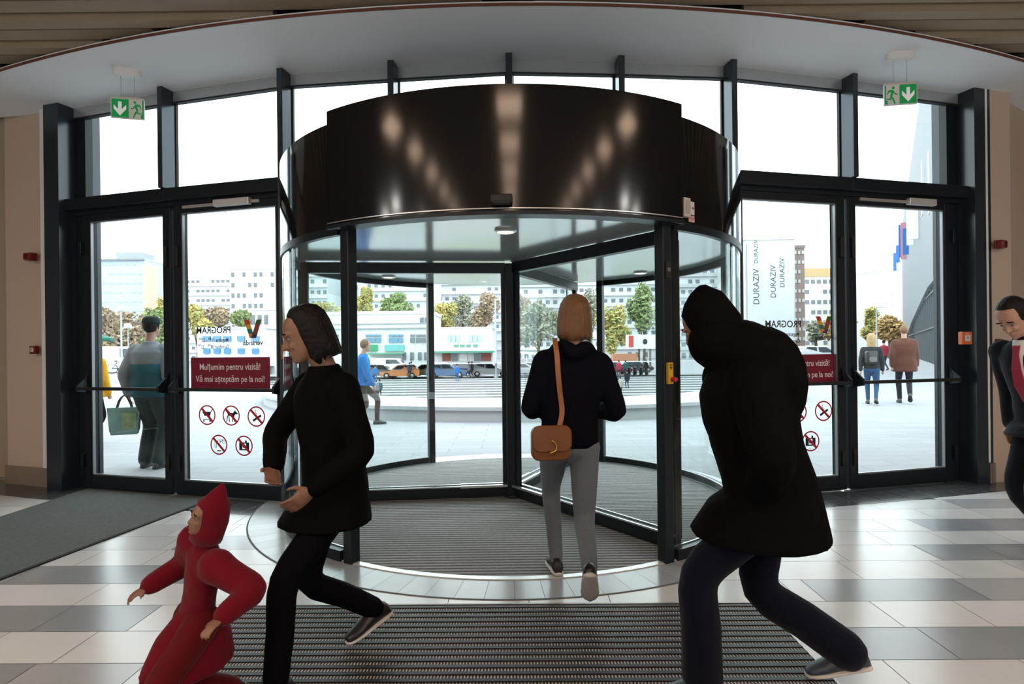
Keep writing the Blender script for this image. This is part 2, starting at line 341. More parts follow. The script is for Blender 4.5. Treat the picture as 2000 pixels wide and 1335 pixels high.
# ================================================================ DOORS
def ringpts(r, n=40): return [(r*cos(2*pi*i/n), r*sin(2*pi*i/n)) for i in range(n)]
ICON_INK = BLACK_INK
def icon(mb, kind, O, U, Z, N, s):                     # s = radius; outlines as filled shapes in units of s
    def pl(pts): mb.prism([(x*s, y*s) for x, y in pts], O, U, Z, N, .0012)
    def disc(x, y, r, n=14): pl([(x+r*cos(2*pi*i/n), y+r*sin(2*pi*i/n)) for i in range(n)])
    def seg(x0, y0, x1, y1, t):
        dx, dy = x1-x0, y1-y0; L = sqrt(dx*dx+dy*dy); nx, ny = -dy/L*t/2, dx/L*t/2
        pl([(x0+nx, y0+ny), (x0-nx, y0-ny), (x1-nx, y1-ny), (x1+nx, y1+ny)])
    if kind == 'cart':
        pl([(-.55, .3), (.42, .3), (.3, -.08), (-.3, -.08)]); seg(.4, .3, .5, .5, .08); seg(.5, .5, .62, .5, .08); seg(.3, -.1, .36, -.35, .07); seg(-.45, -.42, .4, -.42, .07); disc(-.38, -.55, .09); disc(.3, -.55, .09)
    elif kind == 'dog':
        pl([(-.45, .28), (.25, .22), (.3, -.08), (-.35, -.02)]); pl([(.15, .2), (.4, .5), (.5, .34), (.68, .24), (.64, .12), (.4, .1), (.3, -.05)]); seg(-.42, .25, -.6, .45, .07)
        for x0, x1 in ((-.4, -.5), (-.28, -.2), (.18, .1), (.26, .36)): seg(x0, 0, x1, -.58, .09)
    elif kind == 'cigarette':
        seg(-.35, -.38, .02, -.16, .2); seg(.1, -.11, .48, .11, .2)
        for q in range(6): seg(-.05+.06*sin(q*1.1), .05+q*.09, -.05+.06*sin(q*1.1+1.1), .05+(q+1)*.09, .04)
    elif kind == 'bicycle':
        for cx in (.02, .5):
            for i in range(14): a0, a1 = 2*pi*i/14, 2*pi*(i+1)/14; seg(cx+.16*cos(a0), .3+.16*sin(a0), cx+.16*cos(a1), .3+.16*sin(a1), .035)
        seg(.02, .3, .2, .48, .03); seg(.2, .48, .42, .48, .03); seg(.42, .48, .5, .3, .03); seg(.24, .3, .42, .48, .03); seg(.02, .3, .24, .3, .03)
        seg(-.45, .35, -.45, -.3, .035); seg(-.3, .3, -.3, -.3, .035); seg(-.45, -.3, -.28, -.3, .03); pl([(-.2, -.5), (.2, -.5), (.2, -.6), (-.2, -.6)])
    elif kind == 'camera':
        pl([(-.52, .3), (-.2, .3), (-.2, -.42), (-.52, -.42)]); pl([(.2, .3), (.52, .3), (.52, -.42), (.2, -.42)]); pl([(-.2, .3), (.2, .3), (.2, .2), (-.2, .2)]); pl([(-.2, -.3), (.2, -.3), (.2, -.42), (-.2, -.42)]); pl([(.1, .3), (.28, .3), (.28, .48), (.1, .48)]); pl([(-.45, .3), (-.3, .3), (-.3, .37), (-.45, .37)]); disc(0, -.05, .17)
LEAFS = {}
def leaf(n, k, t0, t1, hinge, closer=None):
    a, b_ = GL[k], GL[k+1]; e = (b_-a).normalized(); o = V((-e.y, e.x, 0)); p0 = a+e*t0; L = t1-t0
    d = bpy.data.objects.new('door_%d' % n, None); COL.objects.link(d); d.location = p0; d.rotation_euler = (0, 0, atan2(e.y, e.x)); struct(d, 'tall dark framed glass door leaf, %s' % {1: 'far left', 2: 'just left of the revolving door', 3: 'just right of the revolving door', 4: 'far right'}[n])
    f_ = MB(); st = .085
    def pr(x0, z0, x1, z1, y0=-.06, y1=.03): f_.box(((x0+x1)/2, (y0+y1)/2, (z0+z1)/2), (x1-x0, y1-y0, z1-z0))
    pr(0, .015, st, 2.85); pr(L-st, .015, L, 2.85); pr(st, .015, L-st, .15); pr(st, 2.77, L-st, 2.85)
    f_.build('frame', BLACK_METAL, d, bevel=.005)
    b = MB()
    for x0, z0, x1, z1 in ((st, .15, st+.014, 2.77), (L-st-.014, .15, L-st, 2.77), (st, .15, L-st, .162), (st, 2.758, L-st, 2.77)): b.box(((x0+x1)/2, -.035, (z0+z1)/2), (x1-x0, .03, z1-z0))
    b.build('glazing_bead', mat('bead_grey', (.25, .27, .28), .3, .6), d)
    gp = MB(); gp.box((L/2, -.01, 1.46), (L-2*st+.02, .01, 2.63)); gp.build('glass', GLASS, d)
    pb = MB(); pb.tube([(.05, -.16, 1.05), (L-.05, -.16, 1.05)], .017, 12); pbo = pb.build('push_bar', RUBBER, d, True)
    for x in (.045, L-.045):
        lv = MB(); lv.prism([(-.02, -.09), (.03, -.09), (.045, .0), (.0, .12), (-.02, .12)], (x-.016, -.06, 1.1), V((0, -1, 0)), Z3, V((1, 0, 0)), .032); lv.prism([(.0, -.1), (.12, -.08), (.12, -.02), (.0, .08)], (x-.012, -.06, 1.1), V((0, -1, 0)), Z3, V((1, 0, 0)), .024); lv.build('lever', BLACK_METAL, pbo, bevel=.003)
    if closer:
        x0, x1, z = closer; c = MB(); c.box(((x0+x1)/2, -.1, z), (x1-x0, .055, .065)); c.build('closer', ALU, d, bevel=.008)
        c = MB(); c.box((L*.45, -.07, z-.0), (L*.7, .02, .028)); c.build('closer_rail', mat('rail_alu', (.5, .5, .48), .4, .6), d)
    hm = MB()
    for z in (.3, 2.5): hm.box((.0 if hinge < 0 else L, -.075, z), (.03, .04, .14))
    hm.build('hinge', BLACK_METAL, d, bevel=.004)
    lk = MB(); xl = L-.045 if hinge < 0 else .045; lk.box((xl, -.068, .32), (.035, .02, .16)); lk.box((xl, -.068, 2.35), (.035, .03, .2)); lk.build('lock_case', RUBBER, d, bevel=.004)
    LEAFS[n] = (d, e, o, p0, L); return d
d01 = (GL[1]-GL[0]).length; d12 = (GL[2]-GL[1]).length; d67 = (GL[7]-GL[6]).length; d78 = (GL[8]-GL[7]).length
leaf(1, 0, .17, d01-.02, -1); leaf(2, 1, .02, d12-.05, 1, (.52, .92, 2.82)); leaf(3, 6, .05, d67-.02, -1); leaf(4, 7, .02, d78-.17, 1, (.68, 1.02, 2.82))
def stickers(n, pos):
    d, e, o, p0, L = LEAFS[n]; N = -o; pl0 = p0-o*.016
    P = lambda px, py: onplane(px, py, pl0, o)
    ms = MB(); A, B, C_ = P(*pos['b0']), P(*pos['b1']), None
    A = P(*pos['b0']); B = P(*pos['b1']); wd = (B-A).dot(e); ht = A.z-B.z; c = (A+B)/2
    ms.prism([(-wd/2, -ht/2), (wd/2, -ht/2), (wd/2, ht/2), (-wd/2, ht/2)], c, e, Z3, N, .002)
    s_ = ms.build('sticker', MAROON, d, world=True); tag(s_, 'maroon thank-you sticker with white lettering')
    t = MB(); t.text('Mulțumim pentru vizită!', ht*.285, c+Z3*ht*.19, e, Z3, N, .003, sx=.83, bold=.0006); t.text('Vă mai așteptăm pe la noi!', ht*.285, c-Z3*ht*.2, e, Z3, N, .003, sx=.83, bold=.0006); t.build('lettering', WHITE_INK, s_, world=True)
    v = P(*pos['v']); k = pos['vs']; hs = .075*k; lg = MB()
    cols = [mat('logo_%d' % i, c_, .5) for i, c_ in enumerate([(.55, .05, .03), (.75, .4, .02), (.02, .2, .2), (.75, .3, .02), (.03, .15, .02), (.4, .04, .04), (.25, .07, .02), (.03, .05, .15)])]
    for s2 in (-1, 1):
        q0 = V((s2*.062, .078)); q1 = V((s2*.008, -.078)); w2 = .026
        for i in range(4):
            f0, f1 = i/4, (i+1)/4; r0 = q0.lerp(q1, f0)*k; r1 = q0.lerp(q1, f1)*k; a2 = w2*k
            nx = V((.94, .33*s2))*a2/1.0
            lg.prism([(r0.x-nx.x/1, r0.y-nx.y*-0), (r0.x+nx.x/1, r0.y), (r1.x+nx.x, r1.y), (r1.x-nx.x, r1.y)], v, e, Z3, N, .0015, mi=(i if s2 < 0 else 4+i))
    tag(lg.build('logo', cols, d, world=True), 'multicoloured V logo sticker')
    t = MB(); t.text('veranda', .062*k, v-Z3*.118*k, e, Z3, N, .001, mirror=True, bold=.0016); t.build('lettering', BLACK_INK, d, world=True)
    if 'prog' in pos:
        q = P(*pos['prog']); t = MB(); t.text('PROGRAM', .092, q, e, Z3, N, .001, mirror=True, sx=.92, bold=.0015); t.text('Magazine 10⁰⁰ - 22⁰⁰', .05, q-Z3*.095, e, Z3, N, .001, mirror=True, sx=.8, bold=.0008); t.text('Carrefour 08⁰⁰ - 22⁰⁰', .05, q-Z3*.16, e, Z3, N, .001, mirror=True, sx=.8, bold=.0008); tag(t.build('lettering', BLACK_INK, d, world=True), 'black opening-hours lettering seen from behind')
    for kind, px, py in pos['signs']:
        c = P(px, py); r = .098; rg = MB(); nn = 40; ro = ringpts(r, nn); ri = ringpts(r*.86, nn)
        sg = bpy.data.objects.new('prohibition_sign', None); COL.objects.link(sg); sg.parent = d; sg['label'] = 'round red no-%s sign' % kind
        sg.location = rootM(d).inverted()@c
        for i in range(nn):
            j = (i+1) % nn; vs = [c+e*p[0]+Z3*p[1]+N*.003 for p in (ro[i], ro[j], ri[j], ri[i])]; rg.add(vs, [(0, 1, 2, 3)])
        q = r*.93/sqrt(2); rg.prism([(-q-.008, q-.008), (-q+.008, q+.008), (q+.008, -q+.008), (q-.008, -q-.008)], c, e, Z3, N, .0032)
        rg.build('ring', RED_INK, sg, world=True)
        im = MB(); icon(im, kind, c, e, Z3, N, r*1.08); im.build('pictogram', BLACK_INK, sg, world=True)
stickers(2, dict(b0=(373, 698), b1=(528, 759), v=(494, 642), vs=1.12, prog=(417, 645), signs=[('cart', 405, 810), ('dog', 452, 811), ('cigarette', 501, 813), ('bicycle', 428, 868), ('camera', 477, 870)]))
stickers(3, dict(b0=(1485, 693), b1=(1640, 747), v=(1609, 634), vs=1.05, prog=(1530, 633), signs=[('cart', 1508, 806), ('dog', 1558, 804), ('cigarette', 1608, 802), ('bicycle', 1533, 864), ('camera', 1583, 861)]))

# narrow orange strip on the post left of the revolving door
P = NODE[2]+V((0, -.001, 1.4)); b = MB(); b.box((0, 0, 0), (.012, .004, .13)); so = b.build('sticker', mat('orange_strip', (.5, .12, .03), .5)); so.location = P; tag(so, 'narrow orange strip sticker on the dark post left of the revolving door', 'sticker')
# ================================================================ REVOLVING DOOR
DC = V((0, 5.61, 0)); DR = 2.03; ZG = 2.23; ZD = 2.93
rv = thing('revolving_door', 'large round revolving door with glossy black canopy in the middle of the entrance', 'revolving door', DC)
PH = lambda a, r=DR, z=0: DC+V((sin(R_(a))*r, -cos(R_(a))*r, z))
def dpart(name, b, m, par=rv, smooth=False, **k): return b.build(name, m, par, smooth, True, **k)
b = MB(); b.arc(DC, DR-.05, DR+.01, ZG, ZD, R_(33), R_(327), 120); dpart('canopy', b, GLOSS_BACK, smooth=True, ang=.6)
b = MB(); b.arc(DC, DR+.03, DR+.07, ZG-.005, ZD+.05, R_(-33.6), R_(33.6), 60); dpart('front_panel', b, GLOSS_BLACK, smooth=True, ang=.6)
b = MB(); b.arc(DC, DR-.03, DR+.085, ZG-.03, ZG-.008, R_(-33.6), R_(33.6), 60); dpart('panel_edge', b, BLACK_METAL)
b = MB(); b.arc(DC, DR+.072, DR+.08, ZG+.006, ZG+.012, R_(-33.4), R_(33.4), 60); dpart('edge_strip', b, STEEL)
b = MB(); b.lathe([(DR-.055, ZG+.0), (DR-.055, ZG+.03)], DC, 96); dpart('drum_ceiling', b, mat('drum_ceiling_panel', (.5, .55, .54), .12, .25, spec=.9))
b = MB(); b.lathe([(DR-.06, ZD-.06), (DR-.06, ZD-.03)], DC, 96); dpart('roof', b, BLACK_METAL)
for s_ in (-1, 1):
    for a0, a1 in ((33, 88), (92, 147)):
        q0, q1 = sorted((s_*a0, s_*a1)); b = MB(); b.arc(DC, DR-.012, DR, .06, ZG-.05, R_(q0), R_(q1), 40); dpart('curved_glass', b, GLASS, smooth=True, ang=.6)
    for a in (31.0, 90, 148.3):
        b = MB(); p = PH(s_*a, DR-.02); M = Mx.Rotation(R_(s_*a), 3, 'Z')
        if a == 90:
            b.box((p.x, p.y, ZG/2), (.07, .05, ZG), M)
            p2 = PH(s_*84, DR-.02); b.box((p2.x, p2.y, ZG/2), (.03, .03, ZG), Mx.Rotation(R_(s_*84), 3, 'Z')); p2 = PH(s_*76, DR-.05); b.box((p2.x, p2.y, ZG/2), (.03, .05, ZG), Mx.Rotation(R_(s_*76), 3, 'Z'))
        else: b.box((p.x, p.y, ZG/2), (.075, .08, ZG), M)
        po = dpart('post', b, BLACK_METAL, bevel=.006)
        if a == 31.0 and s_ == 1:
            e = V((cos(R_(a)), sin(R_(a)), 0)); n_ = V((sin(R_(a)), -cos(R_(a)), 0))
            q = p+n_*.041+Z3*1.235; b = MB(); b.prism([(-.022, -.07), (.022, -.07), (.022, .07), (-.022, .07)], q, e, Z3, n_, .022); ye = dpart('emergency_switch', b, mat('switch_yellow', (.62, .38, .02), .5), bevel=.004); tag(ye, 'yellow emergency stop switch with red button')
            b = MB(); b.tube([q+n_*.02-Z3*.04+e*.01, q+n_*.05-Z3*.04+e*.01], .016, 14); b.build('button', RED_INK, ye, True, True)
            b = MB(); b.prism([(-.012, .012), (0, -.008), (.012, .012)], q+Z3*.03, e, Z3, n_, .024); b.prism([(-.014, .05), (.014, .05), (.014, .056), (-.014, .056)], q, e, Z3, n_, .024); b.build('mark', BLACK_INK, ye, False, True)
            q = p+n_*.041+Z3*1.905; b = MB(); b.prism([(-.02, -.055), (.02, -.055), (.02, .055), (-.02, .055)], q, e, Z3, n_, .012); ks = dpart('key_switch', b, RUBBER, bevel=.004)
            b = MB(); b.arc(V((0, 0, 0)), .007, .012, 0, .004, 0, 2*pi, 20); Mq = Mx.Translation(q+n_*.012)@Mx((e, Z3, n_)).transposed().to_4x4(); b.v = [Mq@v_ for v_ in b.v]; b.build('lock_ring', STEEL, ks, False, True)
    q0, q1 = sorted((s_*33, s_*147))
    b = MB(); b.arc(DC, DR-.035, DR+.02, 0, .075, R_(q0), R_(q1), 80); dpart('base_rail', b, BLACK_METAL, smooth=True, ang=.6)
    b = MB(); b.arc(DC, DR-.03, DR+.012, ZG-.055, ZG, R_(q0), R_(q1), 80); dpart('top_rail', b, BLACK_METAL, smooth=True, ang=.6)
    b = MB(); b.arc(DC, DR-.045, DR-.035, .075, .083, R_(q0), R_(q1), 80); dpart('rail_strip', b, STEEL)
# rotating wings
b = MB(); b.box(DC+V((0, 0, 1.11)), (.13, .13, 2.2), Mx.Rotation(R_(7), 3, 'Z')); b.lathe([(.09, 0), (.09, .03)], DC, 24); dpart('center_column', b, BLACK_METAL, bevel=.012)
for a in (-83, 37, 157):
    d = V((sin(R_(a)), -cos(R_(a)), 0)); c = DC; L = 1.93; s2 = V((-d.y, d.x, 0)); fr_ = MB()
    def rect(r0, r1, z0, z1, th, mb): mb.bar(c+d*r0+Z3*(z0+z1)/2, c+d*r1+Z3*(z0+z1)/2, th, z1-z0)
    rect(.06, L, .025, .115, .06, fr_); rect(.06, L, ZG-.11, ZG-.012, .07, fr_); rect(L-.055, L, .115, ZG-.11, .05, fr_); rect(.06, .1, .115, ZG-.11, .05, fr_)
    wg = dpart('wing', fr_, BLACK_METAL)
    gl = MB(); rect(.1, L-.055, .115, ZG-.11, .01, gl); gl.build('wing_glass', GLASS_W, wg, False, True)
    br = MB(); rect(.08, L, .004, .025, .014, br); rect(L, L+.03, .1, ZG-.1, .01, br); br.build('brush_seal', RUBBER, wg, False, True)
    ss = MB(); ss.bar(c+d*.07+s2*.04+Z3*.12, c+d*L+s2*.04+Z3*.12, .012, .012); ss.bar(c+d*.07-s2*.04+Z3*.12, c+d*L-s2*.04+Z3*.12, .012, .012); ss.bar(c+d*.06+s2*.045+Z3*.12, c+d*.5+s2*.045+Z3*.12, .03, .02); ss.bar(c+d*.06-s2*.045+Z3*.12, c+d*.5-s2*.045+Z3*.12, .03, .02); ss.build('rail_strip', STEEL, wg, False, True)
DLM = mat('downlight_glow', (.9, .8, .7), .4, emit=(1, .78, .55), estr=14)
for x, y in ((0, 4.1), (1.39, 6.5), (-1.39, 6.55)):
    b = MB(); b.lathe([(.075, ZG+.002), (.078, ZG-.012), (.06, ZG-.02), (.055, ZG-.004)], (x, y, 0), 28, cap=False); dl = dpart('downlight', b, STEEL, smooth=True, ang=.5)
    b = MB(); b.lathe([(.054, ZG-.012), (.02, ZG-.014)], (x, y, 0), 24); b.build('lamp', DLM, dl, False, True)
e = V((1, 0, 0))
b = MB(); b.box((-.0, DC.y-DR-.1, ZG+.055), (.13, .075, .05)); b.box((-.0, DC.y-DR-.12, ZG+.03), (.1, .05, .02)); dpart('sensor', b, RUBBER, bevel=.008)
def plate(name, a, z, wd, ht, th, m, r=DR+.012):
    n_ = V((sin(R_(a)), -cos(R_(a)), 0)); e_ = V((cos(R_(a)), sin(R_(a)), 0)); q = PH(a, r, z); b = MB(); b.prism([(-wd/2, -ht/2), (wd/2, -ht/2), (wd/2, ht/2), (-wd/2, ht/2)], q, e_, Z3, n_, th); return dpart(name, b, m, bevel=.003 if th > .01 else 0), q+n_*th, e_, n_
PAPER = mat('label_paper', (.72, .65, .63), .6)
o_, q, e_, n_ = plate('sticker', -34.4, 2.315, .075, .11, .002, PAPER); tag(o_, 'white label with red lettering, half hidden')
b = MB(); b.text('BESIA', .034, q+Z3*.018+e_*.004, e_, Z3, n_, .001); b.build('lettering', RED_INK, o_, False, True); b = MB(); b.prism([(-.03, 0), (.03, 0), (.03, .003), (-.03, .003)], q-Z3*.012, e_, Z3, n_, .001); b.build('rule', mat('ink_grey', (.3, .28, .27), .6), o_, False, True)
o_, q, e_, n_ = plate('control_box', 35.6, 2.325, .065, .125, .035, mat('cream_plastic', (.6, .54, .47), .45)); b = MB(); b.prism([(-.018, -.042), (.018, -.042), (.018, .045), (-.018, .045)], q, e_, Z3, n_, .005); b.build('rocker', mat('rocker_plastic', (.42, .4, .34), .4), o_, False, True)
o_, q, e_, n_ = plate('sticker', 37.9, 2.335, .062, .088, .003, PAPER); b = MB(); b.prism([(-.02, .0), (-.005, .0), (-.005, .006), (-.02, .006)], q, e_, Z3, n_, .001); b.prism([(.006, -.006), (.026, -.006), (.016, .014)], q, e_, Z3, n_, .001); b.build('mark', BLACK_INK, o_, False, True)
o_, q, e_, n_ = plate('sticker', 37.9, 2.262, .062, .042, .003, mat('pink_label', (.62, .4, .38), .6)); b = MB(); b.text('STOP', .022, q, e_, Z3, n_, .001); b.build('lettering', RED_INK, o_, False, True)
rv.rotation_euler = (0, 0, R_(-1.4))
# floor inside: ribbed round mat, bright ring, stone ring
def ribmat(name, c0, c1, scale, bump=.5, axis='Y'):
    m = mat(name, c0, .85, bump=.0); nt = m.node_tree; N = nt.nodes; L = nt.links; bs = N['Principled BSDF']; tc = N.new('ShaderNodeTexCoord')
    wv = N.new('ShaderNodeTexWave'); wv.bands_direction = axis; wv.inputs['Scale'].default_value = scale; wv.inputs['Distortion'].default_value = .6; wv.inputs['Detail'].default_value = 2; wv.inputs['Detail Scale'].default_value = 6
    ns = N.new('ShaderNodeTexNoise'); ns.inputs['Scale'].default_value = 160; ns.inputs['Detail'].default_value = 3
    L.new(tc.outputs['Object'], wv.inputs['Vector']); L.new(tc.outputs['Object'], ns.inputs['Vector'])
    ml = N.new('ShaderNodeMath'); ml.operation = 'MULTIPLY'; L.new(wv.outputs['Fac'], ml.inputs[0]); L.new(ns.outputs['Fac'], ml.inputs[1])
    mx = N.new('ShaderNodeMix'); mx.data_type = 'RGBA'; mx.inputs[6].default_value = (*c0, 1); mx.inputs[7].default_value = (*c1, 1); L.new(ml.outputs[0], mx.inputs[0]); L.new(mx.outputs[2], bs.inputs['Base Color'])
    bp = N.new('ShaderNodeBump'); bp.inputs['Strength'].default_value = bump; bp.inputs['Distance'].default_value = .01; L.new(ml.outputs[0], bp.inputs['Height']); L.new(bp.outputs[0], bs.inputs['Normal']); return m
b = MB(); b.lathe([(1.985, 0), (1.985, .007)], (0, 0, 0), 110); o_ = b.build('round_mat', ribmat('drum_carpet', (.06, .06, .06), (.72, .71, .7), 6.3)); o_.location = DC; tag(o_, 'round dark ribbed mat inside the revolving door', 'mat')
b = MB(); b.arc(DC, 1.985, 2.035, 0, .009, 0, 2*pi, 120); struct(b.build('trim_30', ALU), 'bright metal ring around the round mat')
b = MB(); nn = 84
for i in range(nn):
    a0, a1 = 2*pi*i/nn+.0006, 2*pi*(i+1)/nn-.0006
    for k in range(3):
        u0, u1 = a0+(a1-a0)*k/3, a0+(a1-a0)*(k+1)/3; P = lambda a, r: DC+V((sin(a)*r, -cos(a)*r, .0035)); b.add([P(u0, 2.035), P(u1, 2.035), P(u1, 2.305), P(u0, 2.305)], [(0, 1, 2, 3)], i % 2)
b.arc(DC, 2.03, 2.318, -.001, .0025, 0, 2*pi, 120, 2)
struct(b.build('trim_31', [tilemat('ring_tile', (.4, .43, .455), .2), tilemat('ring_tile_b', (.37, .4, .43), .22), TM[4]], None, 'raw'), 'ring of grey radial floor tiles around the revolving door')
# long ribbed entrance mat
em = thing('entrance_mat', 'long dark brown ribbed entrance mat in the foreground', 'mat', (-.1, 2.2, 0), -.0125)
X0, X1, Y0, Y1 = -1.42, 1.42, -1.3, 1.02
b = MB(); b.box((0, (Y0+Y1)/2, .003), (X1-X0, Y1-Y0, .006)); b.build('backing', RUBBER, em)
b = MB(); b.box((0, Y1+.006, .006), (X1-X0+.03, .012, .014)); [b.box((s_*(X1+.006), (Y0+Y1)/2, .006), (.012, Y1-Y0, .014)) for s_ in (-1, 1)]; b.build('edge_frame', mat('bronze_frame', (.35, .3, .27), .35, .8), em)
ba = MB(); tr = MB(); y = Y1-.02
while y > Y0: ba.box((0, y-.012, .009), (X1-X0, .022, .012)); tr.box((0, y-.038, .007), (X1-X0, .022, .008)); y -= .0545
ba.build('rail', mat('mat_rail', (.016, .012, .011), .5, .1), em)
m = mat('mat_tread', (.04, .035, .03), .6); nt = m.node_tree; N = nt.nodes; L = nt.links; tc = N.new('ShaderNodeTexCoord'); wv = N.new('ShaderNodeTexWave'); wv.inputs['Scale'].default_value = 22; wv.inputs['Distortion'].default_value = 1.2; wv.inputs['Detail'].default_value = 3; wv.inputs['Detail Scale'].default_value = 3; L.new(tc.outputs['Object'], wv.inputs['Vector'])
cr = N.new('ShaderNodeValToRGB'); cr.color_ramp.elements[0].position = .5; cr.color_ramp.elements[0].color = (.008, .006, .006, 1); cr.color_ramp.elements[1].position = .8; cr.color_ramp.elements[1].color = (.5, .46, .43, 1); L.new(wv.outputs['Fac'], cr.inputs[0]); L.new(cr.outputs[0], N['Principled BSDF'].inputs['Base Color'])
tr.build('tread', m, em)
# grey carpet runner at the left doors
CARP = mat('runner_pile', (.13, .145, .14), .95, bump=.6, bscale=220, var=.35, vscale=35)
b = MB(); P0 = [V((-2.86, 5.72, 0)), V((-4.42, 6.17, 0)), V((-4.46, 1.2, 0)), V((-3.5, 1.2, 0)), V((-3.3, 3.1, 0))]
b.prism([(p.x, p.y) for p in P0], (0, 0, 0), (1, 0, 0), (0, 1, 0), Z3, .009); b = b
o_ = b.build('carpet_runner', CARP); tag(o_, 'dark grey carpet runner on the floor by the left doors', 'carpet')
b = MB(); q = [P0[4]+V((.0, 0, .004)), P0[0]+V((0, 0, .004))]; b.bar(q[1], q[0], .03, .012); b.bar(q[0], P0[3]+Z3*.004, .03, .012); bo = b.build('border', mat('runner_border', (.012, .013, .013), .8), o_)
# ================================================================ SIGNS, ALARMS, LAMPS
GREEN = mat('exit_green', (.003, .2, .05), .4, emit=(.003, .2, .05), estr=.25); EXW = mat('exit_white', (.8, .82, .8), .4, emit=(.8, .82, .8), estr=.12)
def exit_sign(px, py, d, pmx, pmy, flip, rz, label):
    p = W(px, py, d); wd, ht = (.27, .18)
    r = thing('exit_sign', label, 'exit sign', p, rz, 'exit signs over the doors'); b = MB(); b.box((0, 0, 0), (wd, .022, ht)); pn = b.build('panel', WHITE_PL, r, bevel=.003)
    N_ = V((0, -1, 0)); O = V((0, -.0112, 0)); U = V((1 if not flip else -1, 0, 0)); ib = MB()
    gx0, gx1 = (-.01, .128); ib.prism([(gx0, -.083), (gx1, -.083), (gx1, .083), (gx0, .083)], O, U, Z3, N_, .0012); ib.build('green_field', GREEN, pn); ib = MB(); ib.prism([(-.131, -.083), (-.12, -.083), (-.12, .083), (-.131, .083)], O, U, Z3, N_, .0012); ib.build('green_edge', GREEN, pn)
    a = MB(); cx = .06; a.prism([(cx-.014, .058), (cx+.014, .058), (cx+.014, -.01), (cx+.05, .03), (cx+.05, -.008), (cx, -.068), (cx-.05, -.008), (cx-.05, .03), (cx-.014, -.01)], O, U, Z3, N_, .0024); a.build('arrow', EXW, pn)
    m_ = MB(); cx = -.068; S = lambda pts: m_.prism([(cx+x, y) for x, y in pts], O, U, Z3, N_, .002)
    S([(.008+.012*cos(t*pi/6), .06+.012*sin(t*pi/6)) for t in range(12)]); S([(-.022, .042), (.004, .042), (.012, .028), (-.004, -.02), (-.02, -.012), (-.008, .026), (-.03, .02), (-.038, .0), (-.044, .004), (-.036, .034)])
    S([(.004, .042), (.022, .012), (.04, .006), (.04, -.004), (.018, .002), (.002, .028)]); S([(-.006, -.016), (.01, -.03), (.026, -.08), (.014, -.08), (-.002, -.04), (-.012, -.02)]); S([(-.016, -.012), (-.02, -.034), (-.048, -.034), (-.048, -.044), (-.01, -.044), (-.002, -.02)]); S([(-.052, -.05), (-.04, -.05), (-.04, -.083), (-.052, -.083)]); m_.build('running_figure', GREEN, pn)
    q = W(pmx, pmy, d); q = V((p.x, p.y, ZC)); zc = ZC-p.z; m2 = MB(); n = 28
    rs = [[V((.115*k*cos(2*pi*i/n), .05*k*sin(2*pi*i/n), z)) for i in range(n)] for k, z in ((1, zc), (1, zc-.05), (.93, zc-.06))]; m2.rings(rs); m2.build('ceiling_mount', WHITE_PL, r, True, ang=.6)
    for x in (-.055, .055): c = MB(); c.tube([(x, 0, ht/2), (x, 0, zc-.05)], .0022, 6); c.build('cable', STEEL, r)
    c = MB(); c.box((0, .0, ht/2+.006), (.26, .03, .014)); c.build('top_rail', mat('exit_rail', (.6, .55, .5), .4), r, bevel=.003)
exit_sign(250, 213, 5.35, 247, 150, True, R_(14), 'green exit sign hanging above the left doors, arrow left of running figure'); exit_sign(1758, 185, 5.2, 1758, 115, False, R_(-8), 'green exit sign hanging above the right doors, arrow right of running figure')
RED_PL = mat('red_plastic', (.16, .008, .008), .35); ORANGE = mat('orange_plastic', (.62, .14, .03), .4)
def sounder(px, py, d, rz, label):
    p = W(px, py, d); r = thing('alarm_sounder', label, 'alarm sounder', p, rz, 'red alarm sounders on the walls'); b = MB(); b.box((0, 0, 0), (.1, .02, .085)); b.build('base', RED_PL, r, bevel=.006)
    n = 16; b = MB(); b.rings([[V((sx*.05*k, y, sz*.042*k)) for sx, sz in ((-1, -.8), (-.8, -1), (.8, -1), (1, -.8), (1, .8), (.8, 1), (-.8, 1), (-1, .8))] for k, y in ((1, -.01), (.98, -.05), (.82, -.075))]); b.build('horn', RED_PL, r, bevel=.005)
    b = MB(); [b.box((0, -.0765, z), (.05, .003, .006)) for z in (-.016, 0, .016)]; b.build('grille', mat('dark_red', (.05, .004, .004), .5), r)
nl = R_(18)
sounder(65, 502, 6.24, R_(-18), 'dark red alarm sounder high on the left pier'); sounder(1947, 478, 5.93, R_(33), 'dark red alarm sounder high on the right wall')
def callpoint(px, py, d, rz, col, label, cat='call point', s=.085):
    p = W(px, py, d); r = thing('call_point', label, cat, p, rz, 'fire call points'); b = MB(); b.box((0, 0, 0), (s, .045, s)); b.build('housing', col, r, bevel=.006)
    b = MB(); b.box((.0, -.0245, 0), (s*.55, .006, s*.5)); b.build('press_panel', mat('press_white', (.6, .58, .55), .4), r, bevel=.002)
    b = MB(); b.text('FIRE' if col is RED_PL else 'FOC', s*.16, (0, -.0228, s*.36), V((1, 0, 0)), Z3, V((0, -1, 0)), .001); b.build('lettering', WHITE_INK, r)
    b = MB(); b.prism([(-.008, .01), (.008, .01), (0, -.006)], (0, -.0276, 0), V((1, 0, 0)), Z3, V((0, -1, 0)), .001); b.build('mark', BLACK_INK, r)
callpoint(67, 683, 6.24, R_(-18), RED_PL, 'dark red call point on the left pier below the sounder'); callpoint(1952, 670, 5.97, R_(33), RED_PL, 'dark red call point on the right wall behind the suited man'); callpoint(1885, 660, 5.82, R_(15), ORANGE, 'orange call point on the dark frame right of the doors', s=.125)
